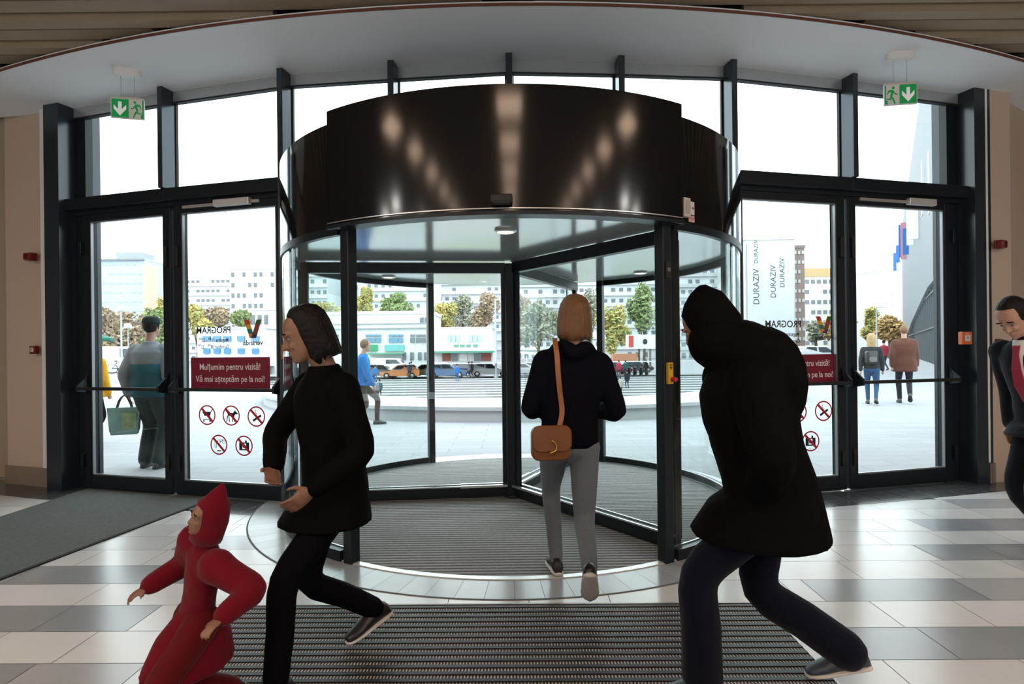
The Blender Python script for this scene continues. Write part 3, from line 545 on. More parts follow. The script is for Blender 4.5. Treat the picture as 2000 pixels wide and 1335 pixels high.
# ceiling light panels over the hall (seen mirrored in the canopy)
LP = mat('light_panel_glow', (.9, .8, .7), .5, emit=(1, .7, .5), estr=8)
for row, x in (('left', -3.3), ('middle', 0), ('right', 3.3)):
    for i in range(7):
        y = (1.6 if x else .75)-1.15*i
        r = thing('ceiling_light', 'square warm ceiling light panel, %s row' % row, 'ceiling light', (x, y, 4.0), 0, 'warm light panels of the %s row' % row)
        wd = .62 if x == 0 else .5; b = MB(); b.box((0, 0, .02), (wd+.05, .55, .05)); b.build('frame', WHITE_PL, r); b = MB(); b.box((0, 0, -.008), (wd, .5, .008)); b.build('diffuser', LP, r)

# fill lights added out of view to brighten the hall, each in a fitting
for i, (x, y) in enumerate([(x, y) for y in (-.8, -3.4, -6.2) for x in (-7.2, -6.0, 6.0, 7.2)]):
    r = thing('hall_fill_light', 'round fill light added out of view to brighten the hall', 'downlight', (x, y, 3.98), 0, 'added hall fill lights'); b = MB(); b.lathe([(.29, .06), (.29, -.005), (.25, -.01), (.24, .02)], n=24, cap=False); b.build('rim', WHITE_PL, r, True, ang=.5)
    ld = bpy.data.lights.new('lamp', 'AREA'); ld.shape = 'DISK'; ld.size = .46; ld.energy = HALLW; ld.color = (1, .95, .9); lo = bpy.data.objects.new('lamp', ld); COL.objects.link(lo); lo.parent = r; lo.location = (0, 0, -.012)
# ================================================================ PEOPLE
def cloth(name, c, bump=.35, rough=.85, sc=14, sheen=.1, var=.08): return mat(name, c, rough, bump=bump, bscale=sc, sheen=sheen, var=var, vscale=9, spec=.06)
def ik(a, b, l1, l2, pole):
    d = b-a; L = min(d.length, (l1+l2)*.997); dn = d.normalized(); x = (l1*l1-l2*l2+L*L)/(2*L); h = sqrt(max(l1*l1-x*x, 0))
    p = pole-dn*pole.dot(dn); p = p.normalized() if p.length > 1e-4 else V((0, 0, 0)); return a+dn*x+p*h, a+dn*L
def pose(ls=.25, rs=-.25, ll=0., rl=0., lean=0., side=0., lh=None, rh=None, lpole=None, rpole=None, hp=0., hy=0., drop=None, sh=.175, lw=.085, rw=.085, twist=0.):
    """1.72 m figure facing +y; ls/rs feet forward, ll/rl ankle lift, lean forward, lh/rh wrist targets relative to the shoulders"""
    J = {}; st = abs(ls-rs)
    if drop is None: drop = .93-sqrt(max(.1, .86**2-(st/2)**2))-.07+.015
    pel = V((0, 0, .945-drop)); Q = Mx.Rotation(side, 3, 'Y')@Mx.Rotation(-lean, 3, 'X'); Tw = Mx.Rotation(twist, 3, 'Z')
    J['Q'] = Q; J['pel'] = pel; nb = pel+Q@V((0, 0, .53)); J['nb'] = nb
    J['right'] = Q@Tw@V((1, 0, 0)); J['fwd'] = Q@Tw@V((0, 1, 0))
    H = Q@Mx.Rotation(hy, 3, 'Z')@Mx.Rotation(-hp, 3, 'X'); J['H'] = H; J['head'] = nb+Q@V((0, .0, .08))+H@V((0, .03, .125))
    for s_, k, f, lf, hd, pl, w_ in ((-1, 'l', ls, ll, lh, lpole, lw), (1, 'r', rs, rl, rh, rpole, rw)):
        J[k+'sh'] = nb+J['right']*s_*sh+Q@V((0, 0, -.075)); J[k+'hip'] = pel+V((s_*.088, 0, -.04))
        an = V((s_*w_, f, .085+lf)); kn, an = ik(J[k+'hip'], an, .44, .43, V((s_*.06, 1, 0))); J[k+'kn'] = kn; J[k+'an'] = an
        t = V(hd) if hd else V((s_*.06, -f*.55, -.52)); t = J[k+'sh']+t
        el, wr = ik(J[k+'sh'], t, .29, .25, V(pl) if pl else V((s_*.5, -1, -.2))); J[k+'el'] = el; J[k+'wr'] = wr
        # foot: heel lifted when it trails
        pit = min(1.1, lf*5.0) if f <= 0 else -min(.3, lf*3); J[k+'pit'] = pit
    return J
def sc(J, s): return {k: (v*s if isinstance(v, V) else v) for k, v in J.items()}
def headmesh(mb, c, H, s, nose=True):
    r, f, u = [H@V(a)*s for a in ((1, 0, 0), (0, 1, 0), (0, 0, 1))]
    lv = [(-.115, .022, .084, .04), (-.108, .034, .089, .018), (-.09, .046, .093, -.005), (-.068, .056, .094, -.04), (-.04, .064, .092, -.07), (-.01, .069, .09, -.09), (.03, .073, .092, -.1), (.062, .071, .085, -.096), (.09, .06, .066, -.08), (.108, .038, .035, -.05), (.115, .012, .0, -.02)]
    mb.loft([(c+u*z+f*(a+b)/2, r*hw, f*(a-b)/2) for z, hw, a, b in lv], 22)
    if nose:
        mb.tube([c+f*.088+u*.022, c+f*.102-u*.008, c+f*.112-u*.028], [.008*s, .010*s, .0135*s], 8)
        for q in (-1, 1):
            mb.tube([c+f*.084+r*.05*q+u*.026, c+f*.095+r*.02*q+u*.028], [.008*s, .008*s], 6); mb.ball(c+r*.073*q-f*.008-u*.01, .021*s, 10, 6, Mx((r.normalized()*.35, f.normalized()*.8, u.normalized()*1.4)).transposed()); mb.ball(c+r*.03*q+f*.08-u*.03, .017*s, 8, 6); mb.ball(c+f*.112*.9+r*.011*q-u*.03, .008*s, 6, 5)
        mb.tube([c+f*.09-r*.02-u*.062, c+f*.1-u*.06, c+f*.09+r*.02-u*.062], [.005*s, .0085*s, .005*s], 7); mb.tube([c+f*.09-r*.016-u*.073, c+f*.097-u*.073, c+f*.09+r*.016-u*.073], [.005*s, .0085*s, .005*s], 7); mb.ball(c+f*.085-u*.1, .017*s, 8, 6)
def hand(mb, w_, d, n_, s, side, curl=.5):
    d = d.normalized(); n_ = (n_-d*n_.dot(d)).normalized(); b = d.cross(n_)*side
    mb.loft([(w_-d*.015*s, b*.022*s, n_*.017*s), (w_+d*.02*s, b*.032*s, n_*.017*s), (w_+d*.06*s, b*.041*s, n_*.016*s), (w_+d*.092*s, b*.04*s, n_*.013*s)], 12)
    for i, (o, L) in enumerate(((-.031, .058), (-.011, .072), (.01, .077), (.031, .068))):
        p = w_+d*.088*s+b*o*s; pts = [p-d*.02*s, p]; a = 0
        for k, q in enumerate((.42, .33, .25)): a += curl*(.5+.25*k)*(1.15-.08*i); p = p+(d*cos(a)+n_*sin(a)+b*o*1.2)*L*q*s; pts.append(p)
        mb.tube(pts, [.0088*s, .0088*s, .0082*s, .0075*s, .0065*s], 8)
    p = w_+d*.025*s+b*.03*s; q = p+(d*.7+b*.65+n_*.25).normalized()*.042*s; mb.tube([p-b*.01*s, q, q+(d*.9+b*.15+n_*.5).normalized()*.034*s], [.0125*s, .0105*s, .008*s], 8)
def cat(pts, n=4):
    out = []; m = len(pts)
    for i in range(m-1):
        p0, p1, p2, p3 = pts[max(i-1, 0)], pts[i], pts[i+1], pts[min(i+2, m-1)]
        for k in range(n): t = k/n; out.append(.5*((2*p1)+(p2-p0)*t+(2*p0-5*p1+4*p2-p3)*t*t+(3*p1-p0-3*p2+p3)*t**3))
    return out+[pts[-1]]
def limb(mb, a, m_, b, ra, rm, rb, n=12):
    pts = cat([a, a.lerp(m_, .5), m_, m_.lerp(b, .5), b], 3); k = len(pts); rd = []
    for i in range(k):
        t = i/(k-1); rd.append(ra+(rm-ra)*t*2 if t < .5 else rm+(rb-rm)*(t*2-1))
    mb.tube(pts, rd, n)
def person(label, loc, rz, Ht, P, top, legs, shoes, hair, skin=SKIN, vox=.008, eyes=False, name='person', cat_='person', group=None, hat=None, curl=.5):
    s = Ht/1.72; J = sc(pose(**P), s); Q = J['Q']; r, f, u = J['right'], J['fwd'], Q@V((0, 0, 1)); root = thing(name, label, cat_, loc, rz, group)
    pel, nb = J['pel'], J['nb']; spine = lambda t: pel.lerp(nb, t)
    # body: one continuous surface
    mb = MB(); headmesh(mb, J['head'], J['H'], s, vox < .02)
    hu = J['H']@V((0, 0, 1)); hf = J['H']@V((0, 1, 0)); mb.tube([nb-u*.03*s, nb+u*.03*s-f*.005*s, J['head']-hu*.06*s-hf*.012*s], [.068*s, .056*s, .054*s], 14)
    tors = [(-.12, .13, .09), (.0, .15, .1), (.3, .125, .09), (.6, .15, .105), (.82, .16, .095), (.95, .11, .075), (1.02, .055, .05)]
    mb.loft([(spine(t), r*a*s, f*b*s) for t, a, b in tors], 18)
    for k, sd in (('l', -1), ('r', 1)):
        mb.ball(J[k+'sh'], .05*s); limb(mb, J[k+'sh'], J[k+'el'], J[k+'wr'], .044*s, .036*s, .026*s)
        d = (J[k+'wr']-J[k+'el']).normalized(); nn_ = (-sd*r*.9+f*.2) if d.z < -.5 else V((0, 0, -1)); 
        if vox < .02: hand(mb, J[k+'wr'], d, nn_, s, 1 if (d.cross(nn_)).dot(f if d.z < -.5 else -sd*r) > 0 else -1, curl)
        else: mb.ball(J[k+'wr']+d*.06*s, (.035*s, .035*s, .06*s))
        limb(mb, J[k+'hip'], J[k+'kn'], J[k+'an'], .075*s, .052*s, .036*s)
    remesh(mb, vox, 'body', skin, root, 3)
    if eyes:
        for q in (-1, 1):
            c = J['head']+(J['H']@V((.03*q, .0795, .006)))*s; b = MB(); b.ball(c, .0095*s, 12, 8); b.build('eye', mat('eye_white', (.2, .185, .18), .4), root, True)
            b = MB(); b.tube([c+hf*.0085*s, c+hf*.0102*s], .0045*s, 10, ends=False); b.build('iris', BLACK_INK, root)
            c = J['head']+(J['H']@V((.03*q, .094, .034)))*s; rr = J['H']@V((1, 0, 0)); b = MB(); b.tube([c-rr*.018*s-hf*.004*s, c+hu*.002*s, c+rr*.018*s-hf*.004*s], [.0035*s, .005*s, .0035*s], 6); b.build('eyebrow', hair[1], root, True)
    # trousers
    lm = legs['m']; lr = legs.get('r', (.092, .064, .05)); b = MB(); k0 = legs.get('bulk', 1)
    b.loft([(pel+V((0, 0, .1*s)), r*.145*s*k0, f*.1*s*k0), (pel, r*.165*s*k0, f*.115*s*k0), (pel-V((0, 0, .07*s)), r*.165*s*k0, f*.115*s*k0), (pel-V((0, 0, .12*s)), r*.1*s, f*.07*s)], 18)
    for k in 'lr':
        an = J[k+'an']+V((0, 0, .005*s)); dn = (an-J[k+'kn']).normalized(); limb(b, J[k+'hip'], J[k+'kn'], an-dn*legs.get('cut', .0)*s, lr[0]*s*k0, lr[1]*s*k0, lr[2]*s)
    o_ = remesh(b, max(.012, vox), legs.get('name', 'trousers'), lm, root, 4)
    # top garment
    t = top; bk = t.get('bulk', 1.0); b = MB(); hem = t.get('hem', .88)*s; slv = t.get('sleeve', 1); hx = t.get('hx', 0)
    prof = [(.0, .172, .128), (.3, .16, .12), (.6, .178, .132), (.82, .188, .12), (.93, .15, .095), (1.0, .085, .075)]
    if t.get('coll', 1): prof.append((1.07, .07, .066))
    rs = []
    if hem < pel.z:
        stf = abs(P.get('ls', .25)-P.get('rs', -.25))*.16*min(1, (pel.z-hem)/(.35*s)); mid = V((0, (J['lkn'].y+J['rkn'].y)/2*.3, 0))
        for q in (1, .8, .4): hz = pel.z+(hem-pel.z)*q; rs.append((V((pel.x+hx*q, pel.y+mid.y*q, hz)), r*(.172+t.get('flare', .03)*q)*s*bk, V((0, 1, 0))*((.128+.02*q)*bk+stf*q)*s))
    rs += [(spine(a), r*p*s*bk, f*q*s*bk*t.get('deep', 1)) for a, p, q in prof if a > -1]
    b.loft(rs, 24)
    if t.get('hump'): b.ball(spine(.8)-f*.1*s, (.21*s, .17*s, .24*s)); b.ball(spine(1.08)-f*.04*s, (.17*s, .15*s, .14*s)); b.ball(spine(1.2)+f*.04*s, (.13*s, .13*s, .12*s))
    for k, sd in (('l', -1), ('r', 1)):
        b.ball(J[k+'sh']-r*sd*.015*s, .075*s*bk); wr = J[k+'el'].lerp(J[k+'wr'], .95*slv)
        limb(b, J[k+'sh'], J[k+'el'], wr, .07*s*bk, .057*s*bk, .045*s*bk)
    if t.get('hood') == 'down': b.tube(cat([nb+r*.1*s+f*.03*s, nb-f*.09*s+u*.015*s+r*.06*s, nb-f*.115*s-u*.02*s, nb-f*.09*s+u*.015*s-r*.06*s, nb-r*.1*s+f*.03*s], 4), .045*s, 10)
    o_ = remesh(b, max(.012, vox), t.get('name', 'jacket'), t['m'], root, 5); J['jacket'] = o_
    if t.get('hood') == 'up':
        hr = J['H']@V((1, 0, 0)); c = J['head']; b = MB(); n = 20; rs = []
        for z, a, fy, ry in ((-.17, .105, -.02, .1), (-.1, .105, -.03, .1), (-.03, .108, -.035, .105), (.04, .104, -.03, .105), (.09, .088, -.03, .1), (.125, .06, -.035, .07), (.15+t.get('peak', 0)*.5, .03, -.05, .04), (.16+t.get('peak', 0), .006, -.06, .01)): rs.append([c+(hr*(a*cos(2*pi*i/n))+hf*(fy+ry*sin(2*pi*i/n))+hu*z)*s for i in range(n)])
        b.rings(rs, True); b.build('hood', t['m'], root, True)
    if t.get('panel'):                                # shirt front seen in the opening of the jacket
        b = MB(); b.loft([(spine(a)+f*.012*s, r*p*s, f*q*s*bk*1.03) for a, p, q in ((.25, .05, .115), (.6, .06, .128), (.82, .06, .118), (.95, .06, .1), (1.03, .062, .074))], 16); b.build('shirt', t['panel'], root, True)
    # shoes
    for k, sd in (('l', -1), ('r', 1)):
        pit = J[k+'pit']; M = Mx.Rotation(P.get('side', 0)*0, 3, 'Y')@Mx.Rotation(sd*-.12, 3, 'Z')@Mx.Rotation(-pit, 3, 'X'); b = MB(); so = MB(); an = J[k+'an']; o0 = an-M@V((0, 0, .082*s))
        prof = [(-.078, .022, .05), (-.065, .033, .075), (-.03, .037, .098), (.01, .038, .1), (.05, .042, .078), (.1, .047, .056), (.145, .043, .043), (.172, .03, .034), (.184, .012, .026)]
        b.loft([(o0+M@V((0, y, z/2+.008))*s, M@V((hw, 0, 0))*s, M@V((0, 0, z/2))*s) for y, hw, z in prof], 14)
        so.loft([(o0+M@V((0, y*1.03, .01))*s, M@V((hw*1.06, 0, 0))*s, M@V((0, 0, .012))*s) for y, hw, z in prof], 14)
        sh_ = b.build('shoe', shoes[0], root, True); so.build('sole', shoes[1], sh_, True)
    # hair
    kind, hm = hair[0], hair[1]
    if kind:
        b = MB(); hr = J['H']@V((1, 0, 0)); c = J['head']; MH = Mx((hr, hf, hu)).transposed()
        b.ball(c+(hu*.026-hf*.02)*s, (.083*s, .098*s, .105*s), 20, 12, MH)
        if kind in ('bob', 'long'):
            prof = [(.137, .012, .02), (.13, .042, .05), (.108, .07, .08), (.07, .09, .098), (.02, .1, .1), (-.04, .105, .096), (-.09, .104, .09), (-.13, .097, .082)]
            if kind == 'long': prof += [(-.2, .1, .07), (-.27, .1, .06), (-.34, .08, .05)]
            n = 48; rs = []; rn = random.Random(5); rip = [1+.035*rn.uniform(-1, 1) for _ in range(n)]; jag = [rn.uniform(-.02, .012) for _ in range(n)]; m = len(prof)
            for q, (z, a, dp) in enumerate(prof):
                t_ = q/(m-1); off = -.012-.03*t_; rs.append([c+(hr*cos(2*pi*i/n)*a*(1+(rip[i]-1)*t_)+hf*(off+sin(2*pi*i/n)*dp*(1+(rip[i]-1)*t_)*(.82 if sin(2*pi*i/n) > 0 else 1))+hu*(z+jag[i]*t_*t_))*s for i in range(n)])
            b = MB(); b.rings(rs)
        o_ = b.build('hair', hm, root, True)
        if vox < .02 and kind == 'short':
            for q in (-1, 1): b = MB(); b.tube([c+(hr*q*.073+hf*.012+hu*.03)*s, c+(hr*q*.074+hf*.01-hu*.02)*s], [.012*s, .006*s], 8); b.build('sideburn', hm, root, True)
    if hat: b = MB(); c = J['head']; b.loft([(c+(hu*z-hf*.01)*s, (J['H']@V((1, 0, 0)))*a*s, hf*a*1.2*s) for z, a in ((.035, .088), (.06, .09), (.1, .084), (.125, .06), (.133, .02))], 20); b.build('hat', hat, root, True)
    root['_'] = 1; del root['_']
    return root, J, s
SH_BLK = mat('black_shoe', (.012, .012, .013), .4); SH_GRY = mat('grey_shoe', (.06, .065, .07), .6); SOLE_W = mat('white_sole', (.6, .58, .55), .6); SOLE_B = mat('black_sole', (.01, .01, .01), .7)
NAVY = cloth('navy_jacket', (.004, .0045, .009), sheen=.0); DENIM = cloth('light_denim', (.15, .175, .2), .25, sc=40); BLKC = cloth('black_coat', (.0025, .0025, .0028), .35, sheen=0); BLKT = cloth('black_trousers', (.003, .003, .0045), .3, sheen=0)
BLOND = mat('light_brown_hair', (.19, .09, .035), .45, bump=.8, bscale=20, bstretch=(8, 8, .6), var=.4, vscale=25); DHAIR = mat('dark_hair', (.006, .0045, .004), .55, bump=.5, bscale=60, spec=.2); FAIR = mat('fair_hair', (.42, .28, .13), .5, bump=.6, bscale=30, bstretch=(8, 8, .6), var=.4, vscale=20)
# woman in the doorway, seen from behind
wx, wy = .33, 3.47
R1, J1, s1 = person('woman in navy jacket and pale jeans walking away through the revolving door', (wx, wy, .008), 0.0, 1.70, dict(ls=.22, rs=-.42, ll=0.0, rl=.17, lean=.03, lh=(.02, .2, -.3), rh=(-.02, .2, -.3), lpole=(-.45, -.5, -.75), rpole=(.45, -.5, -.75), hy=-.06, side=.06, sh=.17, lw=.07, rw=.06),
    dict(m=NAVY, hem=.83, bulk=1.04, hood='down', coll=0, flare=.0), dict(m=DENIM, r=(.098, .062, .044)), (SH_BLK, SOLE_W), ('bob', BLOND), vox=.0065)
# tan shoulder bag hanging at her left hip
TAN = mat('tan_leather', (.2, .07, .017), .4, bump=.15, bscale=120, var=.12, vscale=10); TAN_D = mat('tan_strap', (.33, .12, .035), .4)
bc = V((.205, 3.235, .885)); bg_ = thing('shoulder_bag', 'tan leather shoulder bag hanging at the woman\'s left hip', 'handbag', bc, .12)
b = MB(); n = 24
def bagring(y, k): return [V((.107*k*x, y, .095*k*z)) for x, z in [(cos(t)*(1 if abs(cos(t)) < .99 else 1), sin(t)) for t in []]] 
def rrect(w_, h, r_, n=6):
    out = []
    for cx, cz, a0 in ((w_-r_, h-r_, 0), (-w_+r_, h-r_, pi/2), (-w_+r_, -h+r_, pi), (w_-r_, -h+r_, 3*pi/2)):
        for i in range(n): a = a0+pi/2*i/(n-1); out.append((cx+r_*cos(a), cz+r_*sin(a)))
    return out
b.rings([[V((x, y, z)) for x, z in rrect(.107*k, .092*k, .04*k)] for y, k in ((-.04, .9), (-.032, .98), (-.02, 1), (.02, 1), (.032, .98), (.04, .9))]); b.build('bag_body', TAN, bg_, True, ang=.7)
b = MB(); b.rings([[V((x, y, z+.03)) for x, z in rrect(.11*k, .072*k, .045*k)] for y, k in ((-.05, .94), (-.044, 1), (-.036, 1))]); b.build('flap', TAN, bg_, True, ang=.7)
b = MB(); b.tube(cat([V((-.0, -.056, .02)), V((.02, -.058, .0)), V((.02, -.058, -.03)), V((-.01, -.056, -.045))], 5), .006, 8); b.build('clasp', mat('brass', (.55, .32, .06), .3, .9), bg_, True)
pts = [V((.255, 3.255, .965)), V((.275, 3.29, 1.05)), V((.265, 3.285, 1.15)), V((.255, 3.27, 1.25)), V((.25, 3.285, 1.36)), V((.245, 3.34, 1.435)), V((.25, 3.45, 1.462))]
pts = cat(pts, 5); b = MB(); rs = []
for i, p in enumerate(pts): t = (pts[min(i+1, len(pts)-1)]-pts[max(i-1, 0)]).normalized(); nrm = t.cross(V((1, 0, 0))).normalized(); rs.append([p+V((-.014, 0, 0))+nrm*.003, p+V((.014, 0, 0))+nrm*.003, p+V((.014, 0, 0))-nrm*.003, p+V((-.014, 0, 0))-nrm*.003])
b.rings(rs); b.build('strap', TAN_D, bg_, False, True)
# black-coated person striding left
R2, J2, s2 = person('person in long black coat striding left just behind the red hooded child', (-.79, 2.62, .014), R_(136), 1.585, dict(ls=.34, rs=-.26, ll=0, rl=.07, lean=.1, lh=(-.02, .16, -.42), rh=(-.04, .2, -.36), rpole=(1, -.1, -.1), hp=.3, hy=-.35, sh=.165),
    dict(m=BLKC, hem=.70, bulk=1.12, flare=.06, name='coat', deep=1.1), dict(m=BLKT, r=(.09, .066, .056)), (SH_BLK, SOLE_W), ('bob', DHAIR), SKIN_D, vox=.0065, eyes=True)
# red hooded child
REDC = cloth('red_coat', (.13, .004, .013), .35, sc=18); REDT = cloth('dark_red_trousers', (.1, .006, .01), .3)
R3, J3, s3 = person('small child in red pointed hood and coat running across the foreground', (-1.13, 2.1, .012), R_(140), .9, dict(ls=.24, rs=-.26, ll=.0, rl=.14, lean=.0, side=-.32, lh=(-.3, .1, -.2), rh=(.2, .22, -.3), hp=-.05, sh=.18),
    dict(m=REDC, hem=.55, bulk=1.55, flare=.06, hood='up', peak=.06, name='coat'), dict(m=REDT, r=(.12, .1, .085)), (SH_BLK, SOLE_W), ('short', DHAIR), SKIN_D, vox=.006, eyes=True)
# big dark figure on the right
R4, J4, s4 = person('large person in hooded black coat and navy trousers striding left in the right foreground', (1.03, 2.38, .014), R_(84), 1.64, dict(ls=.3, rs=-.34, ll=0, rl=.05, lean=.26, lh=(.07, -.04, -.44), rh=(-.09, -.02, -.44), lpole=(-.6, -.1, -1), rpole=(.6, -.1, -1), hp=.3, hy=-.5, sh=.22),
    dict(m=BLKC, hem=.66, bulk=1.5, flare=.04, hood='up', hump=1, name='coat'), dict(m=cloth('navy_trousers', (.003, .0045, .013), .3), r=(.1, .08, .085)), (mat('laced_shoe', (.05, .06, .09), .45), SOLE_W), ('short', DHAIR), SKIN_D, vox=.0065, eyes=True)
# suited man cut by the right edge
SUIT = cloth('black_suit', (.009, .011, .016), .25, sc=20); SHIRT = cloth('white_shirt', (.62, .6, .58), .2)
R5, J5, s5 = person('man in dark suit and white shirt looking down at the right edge', (3.45, 3.82, 0), R_(104), 1.72, dict(ls=.12, rs=-.16, rl=.04, lean=.28, lh=(-.06, .02, -.5), rh=(.0, -.08, -.5), hp=.5, hy=.1, sh=.185),
    dict(m=SUIT, hem=.8, bulk=1.0, name='suit_jacket', panel=SHIRT), dict(m=SUIT, r=(.09, .066, .06)), (SH_BLK, SOLE_B), ('short', DHAIR), SKIN, vox=.0065, eyes=True)
b = MB(); nb5, pl5 = J5['nb'], J5['pel']; f5 = J5['fwd']; r5 = J5['right']
pts = [pl5.lerp(nb5, t)+f5*(q*s5) for t, q in ((.3, .135), (.5, .146), (.7, .146), (.88, .124), (.98, .1))]; rs = [[p-r5*wd, p+r5*wd, p+r5*wd+f5*.008, p-r5*wd+f5*.008] for p, wd in zip(pts, (.012, .034, .028, .018, .022))]; b.rings(rs); b.build('tie', mat('crimson_tie', (.3, .01, .04), .5), R5)
# ================================================================ PEOPLE OUTSIDE
def outside(label, px, py, Ht, rz, top, legs, hair, P=None, z=0.0, d=None, vox=.02, **k):
    p = G(px, py, z); return person(label, (p.x, p.y, z), rz, Ht, P or dict(ls=.18, rs=-.18, rl=.06), top, legs, (SH_GRY, SOLE_B), hair, vox=vox, **k)
TEAL = cloth('teal_vest', (.02, .1, .125), .3); LGREY = cloth('light_grey_jacket', (.22, .25, .28), .3); DGREEN = cloth('dark_green_trousers', (.035, .055, .055), .3)
R6, J6, s6 = outside('man in teal and grey jacket and cap walking away behind the left door', 296, 913, 1.78, .04, dict(m=LGREY, hem=.84, bulk=1.18), dict(m=DGREEN, r=(.105, .082, .078), bulk=1.1), ('short', DHAIR), dict(ls=.05, rs=-.03, lh=(-.1, .02, -.5), rh=(.06, 0, -.52), lw=.1, rw=.1, hy=-.2), vox=.012, hat=cloth('dark_cap', (.015, .03, .028)))
b = MB(); sp = lambda t: J6['pel'].lerp(J6['nb'], t); b.loft([(sp(t), J6['right']*a*s6, J6['fwd']*c_*s6) for t, a, c_ in ((-.16, .208, .158), (.0, .21, .16), (.3, .2, .152), (.56, .213, .16))], 24); b.build('vest', TEAL, R6, True)
p = G(296, 913); wl = rootM(R6)@J6['lwr']; tb = thing('tote_bag', 'pale green tote bag held by the man outside the left door', 'bag', (wl.x-.03, wl.y-.02, wl.z-.5), .35); b = MB()
b.rings([[V((x*w_, y*dp, z)) for x, y in ((-1, -1), (1, -1), (1, 1), (-1, 1))] for z, w_, dp in ((0, .135, .05), (.06, .15, .06), (.33, .175, .045))]); b.build('bag_body', mat('tote_cloth', (.2, .36, .35), .6, var=.35, vscale=7), tb)
for y in (-.03, .03): b = MB(); b.tube(cat([V((-.08, y, .32)), V((-.05, y, .42)), V((.0, y*.3, .475)), V((.05, y, .42)), V((.08, y, .32))], 4), .008, 8); b.build('handle', mat('tote_handle', (.03, .04, .05), .6), tb, True)
b = MB(); b.box((.06, -.054, .17), (.15, .012, .2)); b.build('print_panel', mat('tote_print', (.3, .42, .25), .6, var=.7, vscale=14), tb)
outside('person in yellow jacket half hidden behind the left door frame', 178, 868, 1.6, 0, dict(m=cloth('yellow_jacket', (.6, .3, .02)), hem=.78, bulk=1.2), dict(m=BLKT), ('short', DHAIR))
outside('person in bright blue jacket hurrying past the low wall', 707, 830, 1.62, R_(-75), dict(m=cloth('bright_blue_jacket', (.01, .14, .42)), hem=.8, bulk=1.25), dict(m=cloth('brown_trousers', (.05, .03, .028))), ('short', BLOND), dict(ls=.3, rs=-.34, rl=.2, lean=.08))
R7, J7, s7 = outside('woman with long fair hair and black backpack walking away on the right', 1703, 789, 1.64, -.55, dict(m=cloth('dark_grey_jacket', (.03, .033, .036)), hem=.88, bulk=1.05), dict(m=cloth('blue_jeans', (.03, .075, .15)), r=(.095, .062, .044)), ('long', FAIR))
p = rootM(R7)@(J7['pel'].lerp(J7['nb'], .5)-J7['fwd']*.2*s7); bp_ = thing('backpack', 'small black backpack on the fair haired woman', 'backpack', p); b = MB(); b.rings([[V((x, y, z)) for x, z in rrect(.13*k, .15*k, .05*k)] for y, k in ((-.06, .85), (-.04, 1), (.05, 1))]); b.build('bag_body', SH_BLK, bp_, True, ang=.7); b = MB(); b.rings([[V((x, y, z-.05)) for x, z in rrect(.09*k, .06*k, .03*k)] for y, k in ((-.085, .9), (-.06, 1))]); b.build('pocket', mat('bag_grey', (.1, .1, .1), .4), bp_)
outside('man in brown coat walking away beside the fair haired woman', 1767, 787, 1.82, -.5, dict(m=cloth('brown_coat', (.1, .042, .03)), hem=.72, bulk=1.3, flare=.02, name='coat'), dict(m=cloth('charcoal_trousers', (.02, .02, .025))), ('short', BLOND), dict(ls=.12, rs=-.2, rl=.12))
FAR = [(735, 786, ZS, 50, 'grey', 'grey coated walker, left of a pair on the sunken square', 0), (742, 784, ZS, 51, 'teal', 'teal jacketed walker, right of a pair on the sunken square', .4), (733, 749, -1.9, 58, 'blue', 'walker in blue on the steps above the pair at the left', .2), (893, 748, -1.9, 58, 'blue', 'walker in blue on the steps left of the middle post', .1), (916, 730, -1.5, 60.5, 'grey', 'grey pedestrian by the parked cars, middle', 1), (922, 730, -1.5, 60.9, 'dark', 'dark dressed pedestrian by the parked cars, middle', 1), (800, 732, -1.5, 60.3, 'navy', 'navy dressed pedestrian in front of the orange taxi', .5), (1209, 740, -1.7, 59, 'red', 'walker in red jacket on the right hand steps', 0), (1222, 738, -1.7, 59.5, 'teal', 'small dark walker beside the red jacket', 0), (1212, 773, ZS+.2, 51, 'pale', 'walker in pale top on the sunken square at the right', 0), (1225, 757, -2.4, 54, 'dark', 'dark coated walker climbing the right hand steps', 0), (1203, 762, -2.5, 53, 'navy', 'walker in navy half behind the woman\'s elbow', 0), (803, 702, -1.5, 82, 'navy', 'pedestrian beneath the shop front windows', 1.5), (1633, 740, 0, 30, 'dark', 'dark coated walker seen through the right door, left of two', .2), (1647, 742, 0, 29, 'navy', 'navy coated walker seen through the right door, right of two', .2), (1727, 735, 0, 33, 'red', 'walker in red top far behind the fair haired woman', 0), (1262, 722, -1.5, 62, 'dark', 'pedestrian standing by the motorcycles', 2)]
CC = {'grey': (.16, .16, .17), 'teal': (.02, .08, .09), 'blue': (.02, .12, .33), 'dark': (.02, .022, .026), 'navy': (.03, .05, .09), 'red': (.33, .03, .05), 'pale': (.35, .32, .3)}
for px, py, z, d, c, lab, rz in FAR:
    x = unroll(px, py)[0]/F*d; 
    if z > -1.45 and z < 0 or z < -1.5: z = ZS if d < 50 else (ZS+1.4*min(9, math.floor((d-50)/10*9)+1)/9 if d < 60 else -1.5)
    person(lab, (x, d, z), rz, 1.66, dict(ls=.18, rs=-.2, rl=.05), dict(m=cloth('far_'+c, CC[c], 0), hem=.8, bulk=1.15), dict(m=cloth('far_legs_'+('blue' if c == 'blue' else 'dark'), (.02, .1, .25) if c == 'blue' else (.03, .035, .05), 0)), (SH_GRY, SOLE_B), ('short', DHAIR), vox=.035)
